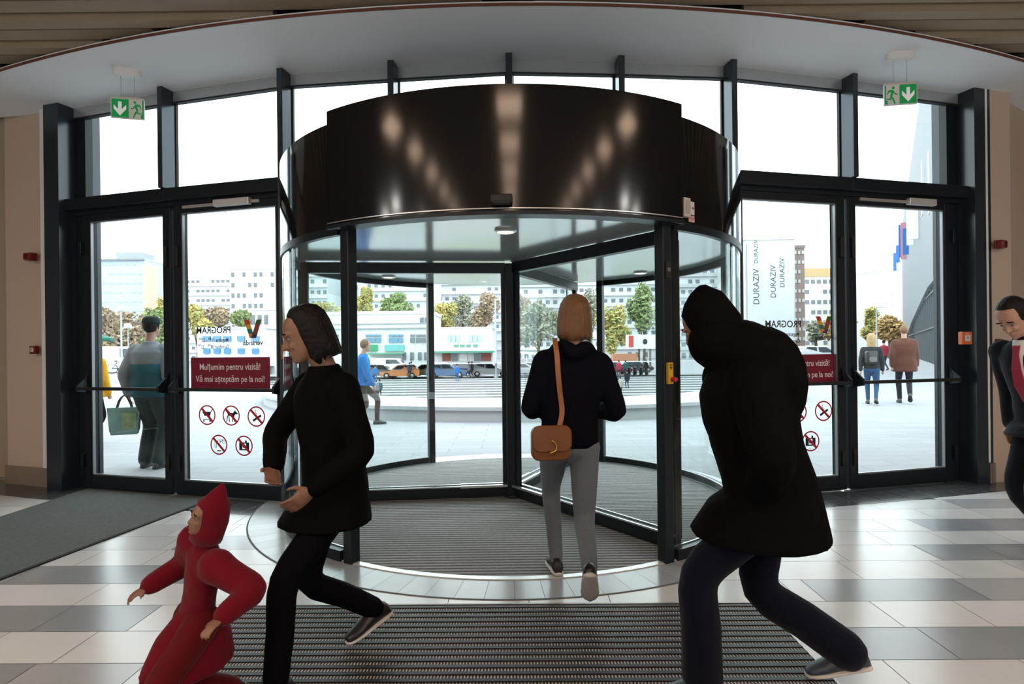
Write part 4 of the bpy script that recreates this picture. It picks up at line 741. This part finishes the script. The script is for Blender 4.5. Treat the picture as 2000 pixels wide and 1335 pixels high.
# ================================================================ STREET
CG = mat('car_window', (.02, .03, .035), .08, spec=.8); TYRE = mat('tyre', (.015, .015, .015), .8); HUB = mat('hub', (.4, .4, .42), .35, .7)
def car(label, px, z, d, rz, col, kind='hatch', L=4.2, cat_='car'):
    x = unroll(px, 720)[0]/F*d; r = thing({'van': 'van'}.get(kind, 'car'), label, cat_, (x, d, z), rz); W2 = .86; paint = mat('paint_%.2f_%.2f_%.2f' % col, col, .25, coat=.5)
    if kind == 'van': pr = [(-.5, .35), (.5, .35), (.5, .85), (.42, 1.1), (.3, 1.9), (-.47, 2.0), (-.5, 1.6)]; gw = [(.36, 1.15), (.28, 1.75), (.1, 1.78), (.1, 1.15)]; roof = None
    else: pr = [(-.5, .42), (-.47, .25), (.47, .25), (.5, .5), (.46, .72), (.22, .86), (.06, 1.38), (-.3, 1.4), (-.43, .98), (-.49, .9)]; gw = [(.17, .9), (.04, 1.31), (-.1, 1.33), (-.1, .9)]
    b = MB(); O = V((0, W2, 0)); 
    lo = [V((a*L, -W2, z_)) for a, z_ in pr]; m1 = [V((a*L, -W2*(.86 if z_ > 1.2 and kind != 'van' else 1), z_)) for a, z_ in pr]; m2 = [V((p.x, -p.y, p.z)) for p in m1]; b.rings([m1, m2]); bo = b.build('body', paint, r, bevel=.05)
    b = MB(); ws = [gw]+([[(-.13, .9), (-.13, 1.33), (-.29, 1.33), (-.38, .95)]] if kind != 'van' else [])
    for g_ in ws:
        for s_ in (-1, 1):
            b.add([V((a*L, s_*(W2*(1.005-(.14 if kind != 'van' else 0)*max(0, (z_-.86)/.52))+.012), z_)) for a, z_ in g_], [(0, 1, 2, 3)])
    if kind != 'van': b.box((.145*L, 0, 1.13), (.03, 1.2, .36), Mx.Rotation(-.95, 3, 'Y')); b.box((-.37*L, 0, 1.17), (.03, 1.2, .34), Mx.Rotation(.75, 3, 'Y'))
    else: b.box((.37*L, 0, 1.5), (.03, 1.4, .6), Mx.Rotation(-.55, 3, 'Y'))
    b.build('window', CG, r)
    for sx in (-.31, .32):
        for s_ in (-1, 1): b = MB(); b.lathe([(.2, -.09), (.31, -.09), (.32, -.06), (.32, .06), (.31, .09), (.2, .09)], n=20); b.v = [V((v_.x+sx*L, v_.z+s_*(W2-.08), v_.y+.32)) for v_ in b.v]; wh = b.build('wheel', TYRE, r); b = MB(); b.lathe([(.2, 0), (.06, .02)], n=14); b.v = [V((v_.x+sx*L, s_*(W2+.005+v_.z), v_.y+.32)) for v_ in b.v]; b.build('hub', HUB, wh)
    b = MB(); [b.box((.485*L, s_*.62, .66), (.06, .32, .14)) for s_ in (-1, 1)]; b.build('headlight', WHITE_PL, r); b = MB(); [b.box((-.49*L, s_*.66, .8), (.05, .24, .2)) for s_ in (-1, 1)]; b.build('tail_light', RED_INK, r)
    if kind == 'taxi': b = MB(); b.box((-.1*L, 0, 1.47), (.2, .5, .14)); b.build('roof_sign', mat('taxi_sign', (.7, .6, .3), .5), r, bevel=.02)
    return r
CARS = [('white delivery van beyond the blue jacketed person', 745, 76, 0, (.72, .72, .72), 'van', 7.5), ('silver hatchback at the left end of the parked cars', 747, 64.4, 0, (.4, .42, .44), 'hatch', 4), ('orange taxi parked in front of the shops', 783, 62, pi, (.65, .22, .06), 'taxi', 4.2), ('cream taxi behind the orange taxi', 829, 64.4, pi, (.68, .55, .35), 'taxi', 4.2), ('blue saloon car right of the dark door post', 873, 62, 0, (.06, .15, .3), 'hatch', 4.3), ('dark blue car next to the blue saloon', 907, 67, .2, (.03, .05, .12), 'hatch', 4.2), ('pale silver car left of the centre column', 957, 64, 0, (.52, .53, .55), 'hatch', 4.4), ('white car in the second row of parking, left', 868, 73, .2, (.7, .7, .7), 'hatch', 4.2), ('black car in the second row of parking, middle', 933, 77, .1, (.02, .02, .025), 'hatch', 4.2), ('white car by the tent roof kiosk', 1021, 66, .1, (.68, .68, .7), 'hatch', 4.2), ('grey car left of the woman\'s shoulder', 1045, 70, .1, (.25, .26, .28), 'hatch', 4.2), ('maroon car right of the woman\'s elbow', 1196, 66, .1, (.2, .03, .05), 'hatch', 4.2), ('silver car behind the maroon car', 1188, 79, .2, (.5, .5, .52), 'hatch', 4.3), ('black car near the red and white billboard', 1240, 70.5, .1, (.03, .03, .035), 'hatch', 4.2), ('white car seen through the left curved glass', 665, 64, 0, (.66, .66, .68), 'hatch', 4.2), ('dark car seen through the left curved glass', 620, 66, 0, (.06, .06, .08), 'hatch', 4.2)]
for lab, px, d, rz, col, k, L in CARS: car(lab, px, -1.5, d, rz, col, k, L, 'van' if k == 'van' else 'car')
car('white van parked far behind the bicycle', 232, 0, 44, .1, (.72, .72, .72), 'van', 5.5, 'van'); car('white car parked right of the far van', 283, 0, 46, 0, (.7, .7, .7), 'hatch', 4.2); car('silver car parked beyond the two right hand walkers', 1600, 0, 46, 0, (.6, .6, .62), 'hatch', 4.4)
# bicycle, parasol, lamp posts
p = G(235, 729); bi = thing('bicycle', 'bicycle parked outside by the lamp post', 'bicycle', p, .3)
for x in (-.5, .5):
    b = MB(); n = 28; [b.tube([(x+.33*cos(2*pi*i/n), 0, .34+.33*sin(2*pi*i/n)), (x+.33*cos(2*pi*(i+1)/n), 0, .34+.33*sin(2*pi*(i+1)/n))], .018, 6) for i in range(n)]; wh = b.build('wheel', TYRE, bi, True); b = MB(); [b.tube([(x, 0, .34), (x+.32*cos(pi*i/5), 0, .34+.32*sin(pi*i/5))], .004, 4) for i in range(10)]; b.build('spoke', STEEL, wh)
b = MB(); [b.tube([a, c_], .018, 8) for a, c_ in (((-.5, 0, .34), (-.15, 0, .34)), ((-.15, 0, .34), (-.25, 0, .85)), ((-.5, 0, .34), (-.22, 0, .78)), ((-.22, 0, .78), (.36, 0, .82)), ((-.15, 0, .34), (.36, 0, .74)), ((.5, 0, .34), (.34, 0, .95)))]; b.build('frame', mat('bike_paint', (.05, .08, .1), .4), bi, True)
b = MB(); b.ball((-.26, 0, .88), (.13, .07, .04)); b.build('saddle', RUBBER, bi, True); b = MB(); b.tube([(.34, -.27, 1.0), (.33, 0, .97), (.34, .27, 1.0)], .015, 8); b.build('handlebar', RUBBER, bi, True)
p = G(172, 745); um = thing('parasol', 'green market parasol at the far left outside', 'parasol', p); b = MB(); b.tube([(0, 0, 0), (0, 0, 2.6)], .03, 10); b.build('pole', ALU, um, True); b = MB(); n = 8
apex = V((0, 0, 2.65)); rim = [V((1.15*cos(2*pi*i/n), 1.15*sin(2*pi*i/n), 2.2)) for i in range(n)]; low = [q-V((0, 0, .14)) for q in rim]; b.add([apex]+rim+low, [(0, i+1, (i+1) % n+1) for i in range(n)]+[(i+1, (i+1) % n+1, (i+1) % n+1+n, i+1+n) for i in range(n)]); b.build('canopy', mat('parasol_green', (.01, .13, .09), .7), um); b = MB(); b.lathe([(.3, 0), (.3, .08), (.05, .1)]); b.build('base', CONC, um)
def lamp(label, px, pyb, z, d, pyt, globes=0, r=.05):
    x = unroll(px, pyb)[0]/F*d; zt = CH-unroll(px, pyt)[1]/F*d-z; t = thing('street_lamp', label, 'street lamp', (x, d, z)); b = MB(); b.lathe([(r*2, 0), (r*2, .3), (r, .4), (r*.7, zt)], n=12); b.build('post', mat('lamp_post_paint', (.4, .45, .47), .5), t, True, ang=.6)
    if globes:
        for q in range(globes): b = MB(); b.ball((((q-(globes-1)/2)*.5), 0, zt+.12), (.2, .2, .15)); b.build('globe', WHITE_PL, t, True)
        b = MB(); b.tube([(-.3, 0, zt), (.3, 0, zt)], .03, 8); b.build('arm', ALU, t, True)
    else: b = MB(); b.box((.35, 0, zt), (.8, .16, .08)); b.build('lamp_head', ALU, t, bevel=.02)
lamp('slim street lamp with round head outside the left door', 238, 733, 0, 30, 607, 1); lamp('thin second lamp post right of the round headed one', 251, 730, 0, 34, 640, 1, .03); lamp('tall pale lamp post left of the centre column', 969, 733, -1.5, 61, 585, 0, .12); lamp('lamp post far beyond the fair haired woman', 1713, 700, 0, 60, 600, 0, .08); lamp('slim lamp post in front of the long white shops', 812, 725, -1.5, 72, 620, 0, .05); lamp('lamp post seen through the left curved glass', 610, 725, -1.5, 60, 575, 0, .06)
# ================================================================ BUILDINGS
WIN = mat('dark_window', (.14, .16, .18), .25); WINB = mat('blue_window', (.1, .24, .36), .2); WINBR = mat('brown_window', (.09, .055, .05), .3)
def block(label, px0, px1, pyt, d, z0, wallc, floors, bays, wm=WIN, dep=14, skip=0, roofc=None, band=None, rz=0, wf=(.55, .5), seed=1, lim=100, parapet=.6, cat_='apartment building', wtop=None):
    xa, ya = unroll(px0, pyt); xb, yb = unroll(px1, pyt); x0, x1 = xa/F*d, xb/F*d; h = CH-(ya+yb)/2/F*d-z0; wd = x1-x0; r = thing('building', label, cat_, ((x0+x1)/2, d, z0), rz); wm_ = mat('wall_%.2f_%.2f_%.2f' % wallc, wallc, .8, var=.05, vscale=.3)
    b = MB(); b.box((0, dep/2, h/2), (wd, dep, h)); b.build('wall', wm_, r); b = MB(); b.box((0, dep/2, h+parapet/2), (wd+.3, dep+.3, parapet)); b.build('roof', mat('roof_%.2f' % (roofc or wallc)[0], roofc or wallc, .8), r)
    fh = h/floors; bw = wd/bays; rnd = random.Random(seed); sm_ = MB(); sm_.box((0, 0, 0), (bw*wf[0], .25, fh*wf[1])); me = sm_.mesh('window'); me.materials.append(wm); k = 0; rest = MB()
    for f_ in range(floors-1, -1, -1):
        for c_ in range(bays):
            if rnd.random() < skip: continue
            loc = V((-wd/2+bw*(c_+.5), -.02, fh*(f_+.52)))
            if k < lim: o = bpy.data.objects.new('window', me); COL.objects.link(o); o.parent = r; o.location = loc; k += 1
            else: rest.box(loc, (bw*wf[0], .25, fh*wf[1]))
    if rest.v: tag(rest.build('window', wm, r), kind='stuff')
    if band: b = MB(); [b.box((0, -.35, fh*f_+fh*.2), (wd*.98, .7, fh*.34)) for f_ in range(1, floors)]; b.build('balcony_band', mat('band_%.2f' % band[0], band, .8), r)
    return r, wd, h
CRE = (.55, .52, .47); WHT = (.62, .63, .64); PAL = (.55, .57, .6); 
r, wd, h = block('tall pale blue wrapped tower seen through the far left door', 196, 281, 508, 220, -2, (.42, .49, .56), 11, 6, mat('wrap_seam', (.36, .42, .48), .8), 20, .1, seed=3, wf=(.7, .12))
b = MB(); b.box((0, 8, h+2), (wd*.6, 8, 3.2)); b.build('roof_hut', mat('hut_grey', (.3, .31, .32), .8), r); b = MB(); b.box((0, -.4, h+.1), (wd*1.04, 1, .7)); b.build('cornice', mat('cornice_grey', (.2, .21, .22), .8), r); b = MB(); b.box((wd/2+1, 2, h*.47), (2, 6, h*.94)); b.build('side_strip', mat('strip_peach', (.58, .42, .32), .8), r)
block('low white block at the far left behind the wrapped tower', 172, 197, 530, 240, -2, WHT, 10, 3, WIN, 12, .1, seed=4); block('white block right of the wrapped tower', 291, 330, 552, 250, -2, WHT, 8, 4, WIN, 12, .2, seed=5)
block('long white block with rows of dark windows, left door', 362, 450, 541, 210, -2, WHT, 9, 9, WIN, 14, .3, seed=6, wf=(.6, .3), band=WHT); r, wd, h = block('cream block taller than its neighbours, beside the left door post', 449, 548, 526, 180, -2, CRE, 9, 9, WIN, 14, .25, seed=7, wf=(.5, .4)); b = MB(); b.box((-1, 6, h+1.5), (6, 6, 3)); b.build('roof_hut', mat('wall_%.2f_%.2f_%.2f' % CRE), r)
block('grey white block seen through the left curved glass', 556, 640, 520, 170, -2, PAL, 9, 7, WIN, 14, .2, seed=8, band=WHT); block('white block with brown balconies left of the left post', 636, 700, 534, 190, -2, WHT, 9, 6, WINBR, 14, .3, seed=9)
block('white block left of the dark door post', 700, 850, 510, 175, -2, WHT, 10, 11, WIN, 14, .4, seed=10, wf=(.45, .45), band=WHT); block('pale block right of the dark door post', 852, 990, 520, 198, -2, PAL, 10, 10, WIN, 14, .3, seed=11, wf=(.5, .4), band=WHT); block('white block left of the woman\'s head', 1005, 1105, 520, 170, -2, WHT, 9, 7, WIN, 14, .3, seed=12, band=WHT); block('white block with balconies right of the woman\'s head', 1112, 1282, 515, 164, -2, WHT, 9, 11, WIN, 14, .3, seed=13, wf=(.5, .45), band=WHT)
block('block in the right curved glass with long balconies', 1312, 1440, 500, 150, -2, PAL, 10, 9, WIN, 14, .2, seed=14, band=(.4, .41, .43))
r, wd, h = block('tall block with grey advertising banner right of the revolving door', 1455, 1552, 468, 118, -2, (.5, .5, .5), 11, 4, WIN, 16, 1, seed=15); b = MB(); b.box((-.1, -.35, h*.5), (wd*.92, .3, h*.94)); bn = b.build('banner', mat('banner_cloth', (.5, .54, .56), .7, var=.12, vscale=.2), r)
b = MB()
for x, z, s_ in ((wd*.04, h*.66, 1.55), (wd*.22, h*.73, 1.4), (-wd*.3, h*.62, 1.7), (-wd*.3, h*.9, 1.1)): b.text('DURAZIV', s_, (x, -.52, z), V((0, 0, 1)), V((-1, 0, 0)), V((0, -1, 0)), .01)
b.build('lettering', mat('banner_ink', (.05, .05, .055), .7), bn)
r, wd, h = block('narrow dark brick flank of the banner block with messy balconies', 1549, 1571, 484, 121, -2, (.2, .15, .135), 12, 3, mat('flank_pale', (.42, .4, .38), .7), 8, .25, seed=16, wf=(.6, .35))
block('white block with tan roof right of the banner block', 1570, 1640, 540, 165, -2, (.6, .58, .52), 8, 6, WIN, 14, .15, (.45, .32, .16), seed=17, wf=(.62, .38), parapet=2.4); block('grey block behind the middle of the right doors', 1640, 1712, 552, 215, -2, PAL, 8, 6, WIN, 14, .2, seed=18); block('pale white block beside the curved mall wall', 1712, 1762, 528, 150, -2, (.7, .7, .7), 9, 4, mat('pale_window', (.5, .52, .54), .4), 14, .3, seed=19)
# white shops across the car park
r, wd, h = block('long white two storey shop building across the car park', 588, 843, 614, 92, -1.5, (.68, .68, .68), 3, 14, WINB, 12, 1, seed=20, cat_='shop building', parapet=.5)
def strip(r, name, m, boxes):
    for bx in boxes: b = MB(); b.box(bx[0], bx[1]); b.build(name, m, r)
k_ = 92/F
def onb(r, px, py, d): x, y = unroll(px, py); return V((x/F*d-r.location.x, -.1, CH-y/F*d-r.location.z))
for px, w_, m in ((730, 32, WINB), (774, 30, WINB), (817, 32, WIN), (612, 26, WIN), (650, 26, WIN)):
    for dx, dy, ww, hh in ((-w_*.18, 0, w_*.6, 9), (w_*.32, 0, w_*.28, 9), (-w_*.3, -9, w_*.36, 4), (.08*w_, -9, w_*.3, 4), (w_*.36, -9, w_*.2, 4)): q = onb(r, px+dx, 664+dy, 92); b = MB(); b.box(q, (ww*k_, .3, hh*k_)); b.build('window', m, r)
for px, py, w_, hh in ((824, 625, 7, 11), (834, 625, 7, 11)): b = MB(); b.box(onb(r, px, py, 92), (w_*k_, .3, hh*k_)); b.build('window', WIN, r)
b = MB(); b.box(onb(r, 716, 641, 92), (255*k_, .6, 1.6*k_)); b.box(onb(r, 716, 632, 92), (255*k_, .4, 1*k_)); b.build('cornice', mat('cornice_pale', (.4, .4, .4), .8), r)
for px, w_, c_ in ((725, 26, (.02, .28, .12)), (771, 38, (.16, .42, .42)), (640, 40, (.4, .1, .1))): b = MB(); b.box(onb(r, px, 679, 92), (w_*k_, .5, 12*k_)); b.build('shop_sign', mat('sign_%.2f' % c_[0], c_, .6), r)
b = MB(); b.box(onb(r, 757, 690, 92)+V((0, -.8, 0)), (70*k_, 2, 3*k_)); b.build('awning', mat('awning_green', (.1, .3, .2), .7), r)
for px in (805, 820, 832, 790): b = MB(); b.box(onb(r, px, 695, 92), (7*k_, .3, 15*k_)); b.build('shop_window', WIN, r)
r, wd, h = block('lower white shop with green edged canopy right of the dark post', 838, 962, 641, 86, -1.5, (.7, .7, .7), 2, 8, WINB, 10, 1, seed=21, cat_='shop building', parapet=.2); k_ = 86/F
for px in (886, 928): 
    for dx in (-9, 0, 9): b = MB(); b.box(onb(r, px+dx, 661, 86), (7*k_, .3, 14*k_)); b.build('window', mat('pale_blue_window', (.34, .44, .5), .3), r)
b = MB(); b.box(onb(r, 905, 687, 86)+V((0, -1, 0)), (128*k_, 2.2, 3*k_)); b.build('canopy_edge', mat('canopy_green', (.06, .28, .18), .7), r); b = MB(); b.box(onb(r, 905, 683, 86)+V((0, -1, 0)), (128*k_, 2.2, 4*k_)); b.build('canopy', WHITE_PL, r)
for px, w_, m in ((872, 16, mat('brick_red', (.28, .08, .06), .8)), (888, 12, WIN), (905, 14, WHITE_PL), (933, 14, WIN), (950, 18, mat('brick_red'))): b = MB(); b.box(onb(r, px, 697, 86), (w_*k_, .3, 15*k_)); b.build('shop_window', m, r)
b = MB(); [b.arc(onb(r, px, 674, 86)+V((0, -.3, 0)), 3*k_, 4*k_, 0, 0.1, 0, 2*pi, 16) for px in ()]; [b.box(onb(r, px, 675, 86), (9*k_, .3, 5*k_)) for px in (891, 903, 915, 929)]; b.build('shop_sign', mat('sign_dkgreen', (.1, .25, .18), .6), r)
r, wd, h = block('white kiosk building with blue windows behind the left door', 385, 520, 642, 62, -1, (.66, .67, .68), 2, 8, WINB, 8, 1, seed=22, cat_='shop building', parapet=.2); k_ = 62/F
for px in (405, 425, 445, 472, 500): b = MB(); b.box(onb(r, px, 661, 62), (14*k_, .3, 10*k_)); b.build('window', WINB, r); b = MB(); b.box(onb(r, px, 685, 62), (12*k_, .3, 10*k_)); b.build('window', mat('shop_blue', (.06, .22, .42), .3), r)
block('white two storey block above the kiosk, left door', 488, 590, 606, 98, -1, (.66, .67, .68), 3, 8, WIN, 8, .45, seed=23, cat_='shop building', parapet=.3)
te = thing('market_tent', 'pale tent roof kiosk left of the woman', 'kiosk', (unroll(1028, 690)[0]/F*80, 80, -1.5)); b = MB(); b.add([(-3, -1.5, 2.6), (3, -1.5, 1.9), (3, 2, 1.9), (-3, 2, 2.6), (-3, -1.5, 2.9), (3, -1.5, 2.2), (3, 2, 2.2), (-3, 2, 2.9)], [(0, 1, 2, 3), (4, 5, 6, 7), (0, 1, 5, 4), (1, 2, 6, 5), (2, 3, 7, 6), (3, 0, 4, 7)]); b.build('roof', WHITE_PL, te); b = MB(); [b.box((x, -1.4, 1), (.12, .12, 2)) for x in (-2.6, 0, 2.6)]; b.build('post', ALU, te); b = MB(); b.box((0, .5, .6), (5, 1.6, 1.2)); b.build('counter', mat('counter_tan', (.5, .42, .3), .8), te)
bb = thing('billboard', 'white and red billboard on a brick kiosk at the right', 'billboard', (unroll(1252, 690)[0]/F*74, 74, -1.5)); k_ = 74/F; b = MB(); b.box((0, 0, 3.7), (58*k_, .5, 27*k_)); bo = b.build('panel', mat('board_white', (.75, .75, .75), .6), bb); b = MB(); b.box((-20*k_, -.28, 3.75), (9*k_, .1, 22*k_)); b.build('red_block', mat('board_red', (.55, .06, .05), .6), bo); b = MB(); b.ball((7*k_, -.3, 3.7), (.3, .06, .35)); b.build('emblem', BLACK_INK, bo); b = MB(); b.box((-2, .8, 1.1), (3, 2, 2.2)); b.build('kiosk', mat('kiosk_brick', (.45, .2, .12), .8), bb); b = MB(); [b.box((x, .2, 1.4), (.2, .2, 2.8)) for x in (-.2, 1.2)]; b.build('post', mat('post_brown', (.12, .08, .06), .8), bb)
for i, px in enumerate((1228, 1240, 1252, 1263)):
    mo = thing('motorcycle', '%s of the motorcycles parked below the billboard' % ('leftmost', 'second from left', 'third from left', 'rightmost')[i], 'motorcycle', (unroll(px, 715)[0]/F*63.5, 63.5, -1.5), 1.2, 'motorcycles below the billboard'); 
    for x in (-.6, .6): b = MB(); b.lathe([(.2, -.06), (.3, -.06), (.3, .06), (.2, .06)], n=16); b.v = [V((v_.x+x, v_.z, v_.y+.3)) for v_ in b.v]; b.build('wheel', TYRE, mo)
    b = MB(); b.ball((.1, 0, .75), (.35, .14, .17)); b.ball((-.35, 0, .8), (.35, .13, .08)); b.tube([(.6, 0, .3), (.4, 0, 1.05)], .04, 8); b.tube([(.4, -.3, 1.05), (.4, .3, 1.05)], .025, 8); b.ball((0, 0, .45), (.3, .15, .2)); b.build('body', SH_BLK, mo, True)
# curved mall wall on the right
MW = mat('mall_cladding', (.2, .215, .23), .6, var=.05, vscale=.4); MW2 = mat('mall_upper', (.5, .53, .56), .6)
A = V((22.4, 30.0, 0)); dr = V((.53, .848, 0)); nr = V((-dr.y, dr.x, 0)); ml = thing('mall_building', 'curved grey mall wall with glazed ground floor at the right', 'building', A)
U = -dr
def mpt(px, py):                                       # picture point on the wall plane -> (along, height)
    q = onplane(px, py, A, nr); return ((q-A).dot(dr), q.z)
under = [mpt(x, y) for x, y in ((1880, 478), (1843, 528), (1815, 560), (1800, 590), (1785, 622), (1772, 655), (1765, 684))]
s0 = under[0][0]-6; up = [(under[-1][0], 20.0), (s0, 24.0), (s0, under[0][1]+1.2)]
b = MB(); b.prism(under+up, A-nr*.3, dr, Z3, nr, .4); b.build('cladding', MW, ml, False, True)
b = MB(); b.prism([(under[-1][0]+.2, 20), (under[-1][0]+22, 9), (under[-1][0]+22, 1.5), (under[-1][0]+2, 1.0)], A-nr*3, dr, Z3, nr, 2.4); b.build('rear_wall', MW2, ml, False, True)
gb = MB(); gb.prism([(s0, 0), (under[-1][0]+1, 0), (under[-1][0]+1, 8), (s0, 12)], A-nr*.3, dr, Z3, nr, .1); gb.build('shop_glass', mat('mall_glass', (.4, .44, .46), .3, spec=.5), ml, False, True)
a_ = s0; k = 0
while a_ < under[-1][0]+1: b = MB(); b.prism([(a_-.06, 0), (a_+.06, 0), (a_+.06, 8.5), (a_-.06, 8.5)], A-nr*.22, dr, Z3, nr, .14); b.build('mullion', mat('mall_mullion', (.08, .095, .1), .4), ml, False, True); a_ += 1.35+.05*k; k += 1
b = MB(); [b.prism([(s0, z), (under[-1][0]+1, z), (under[-1][0]+1, z+.12), (s0, z+.12)], A-nr*.22, dr, Z3, nr, .14) for z in (2.6, 5.2)]; b.build('transom', mat('mall_mullion'), ml, False, True)
for i in range(5): q = mpt(1860-14*i, 320+12*i); b = MB(); b.prism([(q[0]-.5, q[1]-2.2), (q[0]+.5, q[1]-2.2), (q[0]+.5, q[1]+2.2), (q[0]-.5, q[1]+2.2)], A, dr, Z3, nr, .15); b.build('window', WHITE_PL, ml, False, True)
sg = thing('blade_sign', 'blue and white letter sign jutting from the mall wall', 'sign', A+dr*mpt(1765, 480)[0])
for px, py0, py1, m in ((1752, 493, 530, 'b'), (1759, 478, 514, 'b'), (1765, 438, 505, 'b'), (1771, 434, 508, 'r'), (1776, 445, 498, 'b'), (1786, 405, 480, 'w'), (1796, 395, 468, 'w')):
    s_, z1 = mpt(px, py0); _, z0 = mpt(px, py1); b = MB(); b.prism([(s_-.12, z0), (s_+.12, z0), (s_+.12, z0+(z1-z0)*.45), (s_+.12, z1), (s_-.12, z1)], A+nr*.11, dr, Z3, nr, .6); b.build('letter', {'b': mat('sign_blue', (.02, .12, .42), .4), 'w': mat('sign_white', (.8, .8, .82), .4), 'r': mat('sign_crimson', (.5, .2, .25), .4)}[m], sg, False, True)
# ================================================================ TREES
def tree(label, px, pyt, pyb, wpx, d, z, cols, n=2600, seed=1, ls=.34, group=None, trunk=True):
    rnd = random.Random(seed); x = unroll(px, pyt)[0]/F*d; zt = CH-unroll(px, pyt)[1]/F*d-z; zb = CH-unroll(px, pyb)[1]/F*d-z; rw = wpx/2/F*d; r = thing('tree', label, 'tree', (x, d, z), 0, group); b = MB(); cl = []
    for i in range(9): a = rnd.random()*2*pi; q = rnd.random()**.5*.62; cl.append((V((cos(a)*q*rw, sin(a)*q*rw, zb+(zt-zb)*(.22+.6*rnd.random()))), rw*(.34+.22*rnd.random()), (zt-zb)*(.16+.12*rnd.random())))
    cl.append((V((0, 0, zt-(zt-zb)*.2)), rw*.4, (zt-zb)*.2))
    for i in range(n):
        c, a, h = rnd.choice(cl); dv = V((rnd.gauss(0, 1), rnd.gauss(0, 1), rnd.gauss(0, 1))).normalized()*(rnd.random()**.35); p = c+V((dv.x*a, dv.y*a, dv.z*h)); e1 = V((rnd.gauss(0, 1), rnd.gauss(0, 1), rnd.gauss(0, 1))).normalized(); e2 = e1.orthogonal().normalized(); s_ = ls*(.6+.8*rnd.random()); b.add([p-e1*s_, p+e2*s_*.5, p+e1*s_, p-e2*s_*.5], [(0, 1, 2, 3)], 0 if rnd.random() < .7 else 1)
    b.build('crown', cols, r, 'raw'); t = MB(); t.tube([V((0, 0, 0)), V((.1, 0, zb*.6)), V((0, .1, zb+(zt-zb)*.5))], [.25, .2, .1], 8)
    for i in range(5): c = cl[i][0]; t.tube([V((0, 0, zb*.7+.3*i)), c*.5+V((0, 0, zb*.5+c.z*0)), c], [.1, .07, .03], 6)
    t.build('trunk', mat('bark', (.09, .07, .055), .9), r, True); return r
def lf(n, c, v=.25): return mat('leaf_'+n, c, .8, var=v, vscale=.8)  # leaf colours raised to look washed out, in place of haze
GRN = [lf('green', (.25, .31, .12)), lf('deep', (.16, .2, .09))]; YEL = [lf('yellow', (.48, .4, .13)), lf('yellowgreen', (.34, .36, .14))]; BRN = [lf('brown', (.34, .26, .19)), lf('rust', (.36, .27, .15))]; ORG = [lf('orange', (.5, .33, .14)), lf('amber', (.46, .3, .13))]; GRY = [lf('greygreen', (.28, .31, .22)), lf('greybrown', (.3, .26, .21))]
for i, (lab, px, t, bb_, w_, d, z, c) in enumerate([('brown bare tree at the far left outside', 195, 600, 690, 60, 70, 0, BRN), ('brown bushy tree behind the round headed lamp', 240, 605, 700, 80, 82, 0, BRN), ('green tree right of the lamp, left door', 292, 600, 700, 70, 95, 0, GRN), ('tall yellow green tree behind the left door stile', 330, 575, 680, 70, 100, 0, YEL), ('green tree left of the opening hours lettering', 385, 598, 660, 56, 84, -1, YEL), ('brown tree above the opening hours lettering', 432, 600, 655, 66, 98, -1, BRN), ('olive tree next to the multicoloured logo, left door', 470, 605, 650, 50, 88, -1, GRN), ('yellow tree seen through the left curved glass', 640, 590, 630, 70, 120, -1.5, YEL), ('faint yellow tree left above the long shops', 712, 560, 618, 40, 110, -1.5, YEL), ('green tree above the long white shops', 775, 572, 622, 80, 108, -1.5, GRN), ('yellow tree right of the dark door post', 868, 592, 650, 50, 107, -1.5, YEL), ('grey green tree above the lower shop', 905, 575, 650, 84, 118, -1.5, GRY), ('brown bare tree left of the tall lamp post', 948, 570, 650, 60, 104, -1.5, BRN), ('grey green tree left of the woman\'s head', 1050, 585, 680, 100, 95, -1.5, GRY), ('rusty tree behind the centre column', 1010, 570, 660, 60, 108, -1.5, BRN), ('olive tree just right of the woman\'s head', 1150, 560, 690, 56, 100, -1.5, GRY), ('yellow green tree right of the woman', 1196, 600, 700, 70, 90, -1.5, YEL), ('big green tree behind the billboard', 1256, 553, 660, 72, 96, -1.5, GRN), ('dark olive shrub beside the right door logo', 1592, 625, 670, 40, 70, 0, GRY), ('orange tree right of the right door logo', 1640, 610, 665, 56, 90, 0, ORG), ('yellow tree behind the fair haired woman', 1698, 602, 665, 44, 92, 0, YEL), ('orange tree right of the fair haired woman', 1736, 615, 670, 60, 70, 0, ORG)]):
    tree(lab, px, t, bb_, w_, d, z, c, 1500 if w_ < 60 else 2300, i+1, .3 if d < 85 else .36)
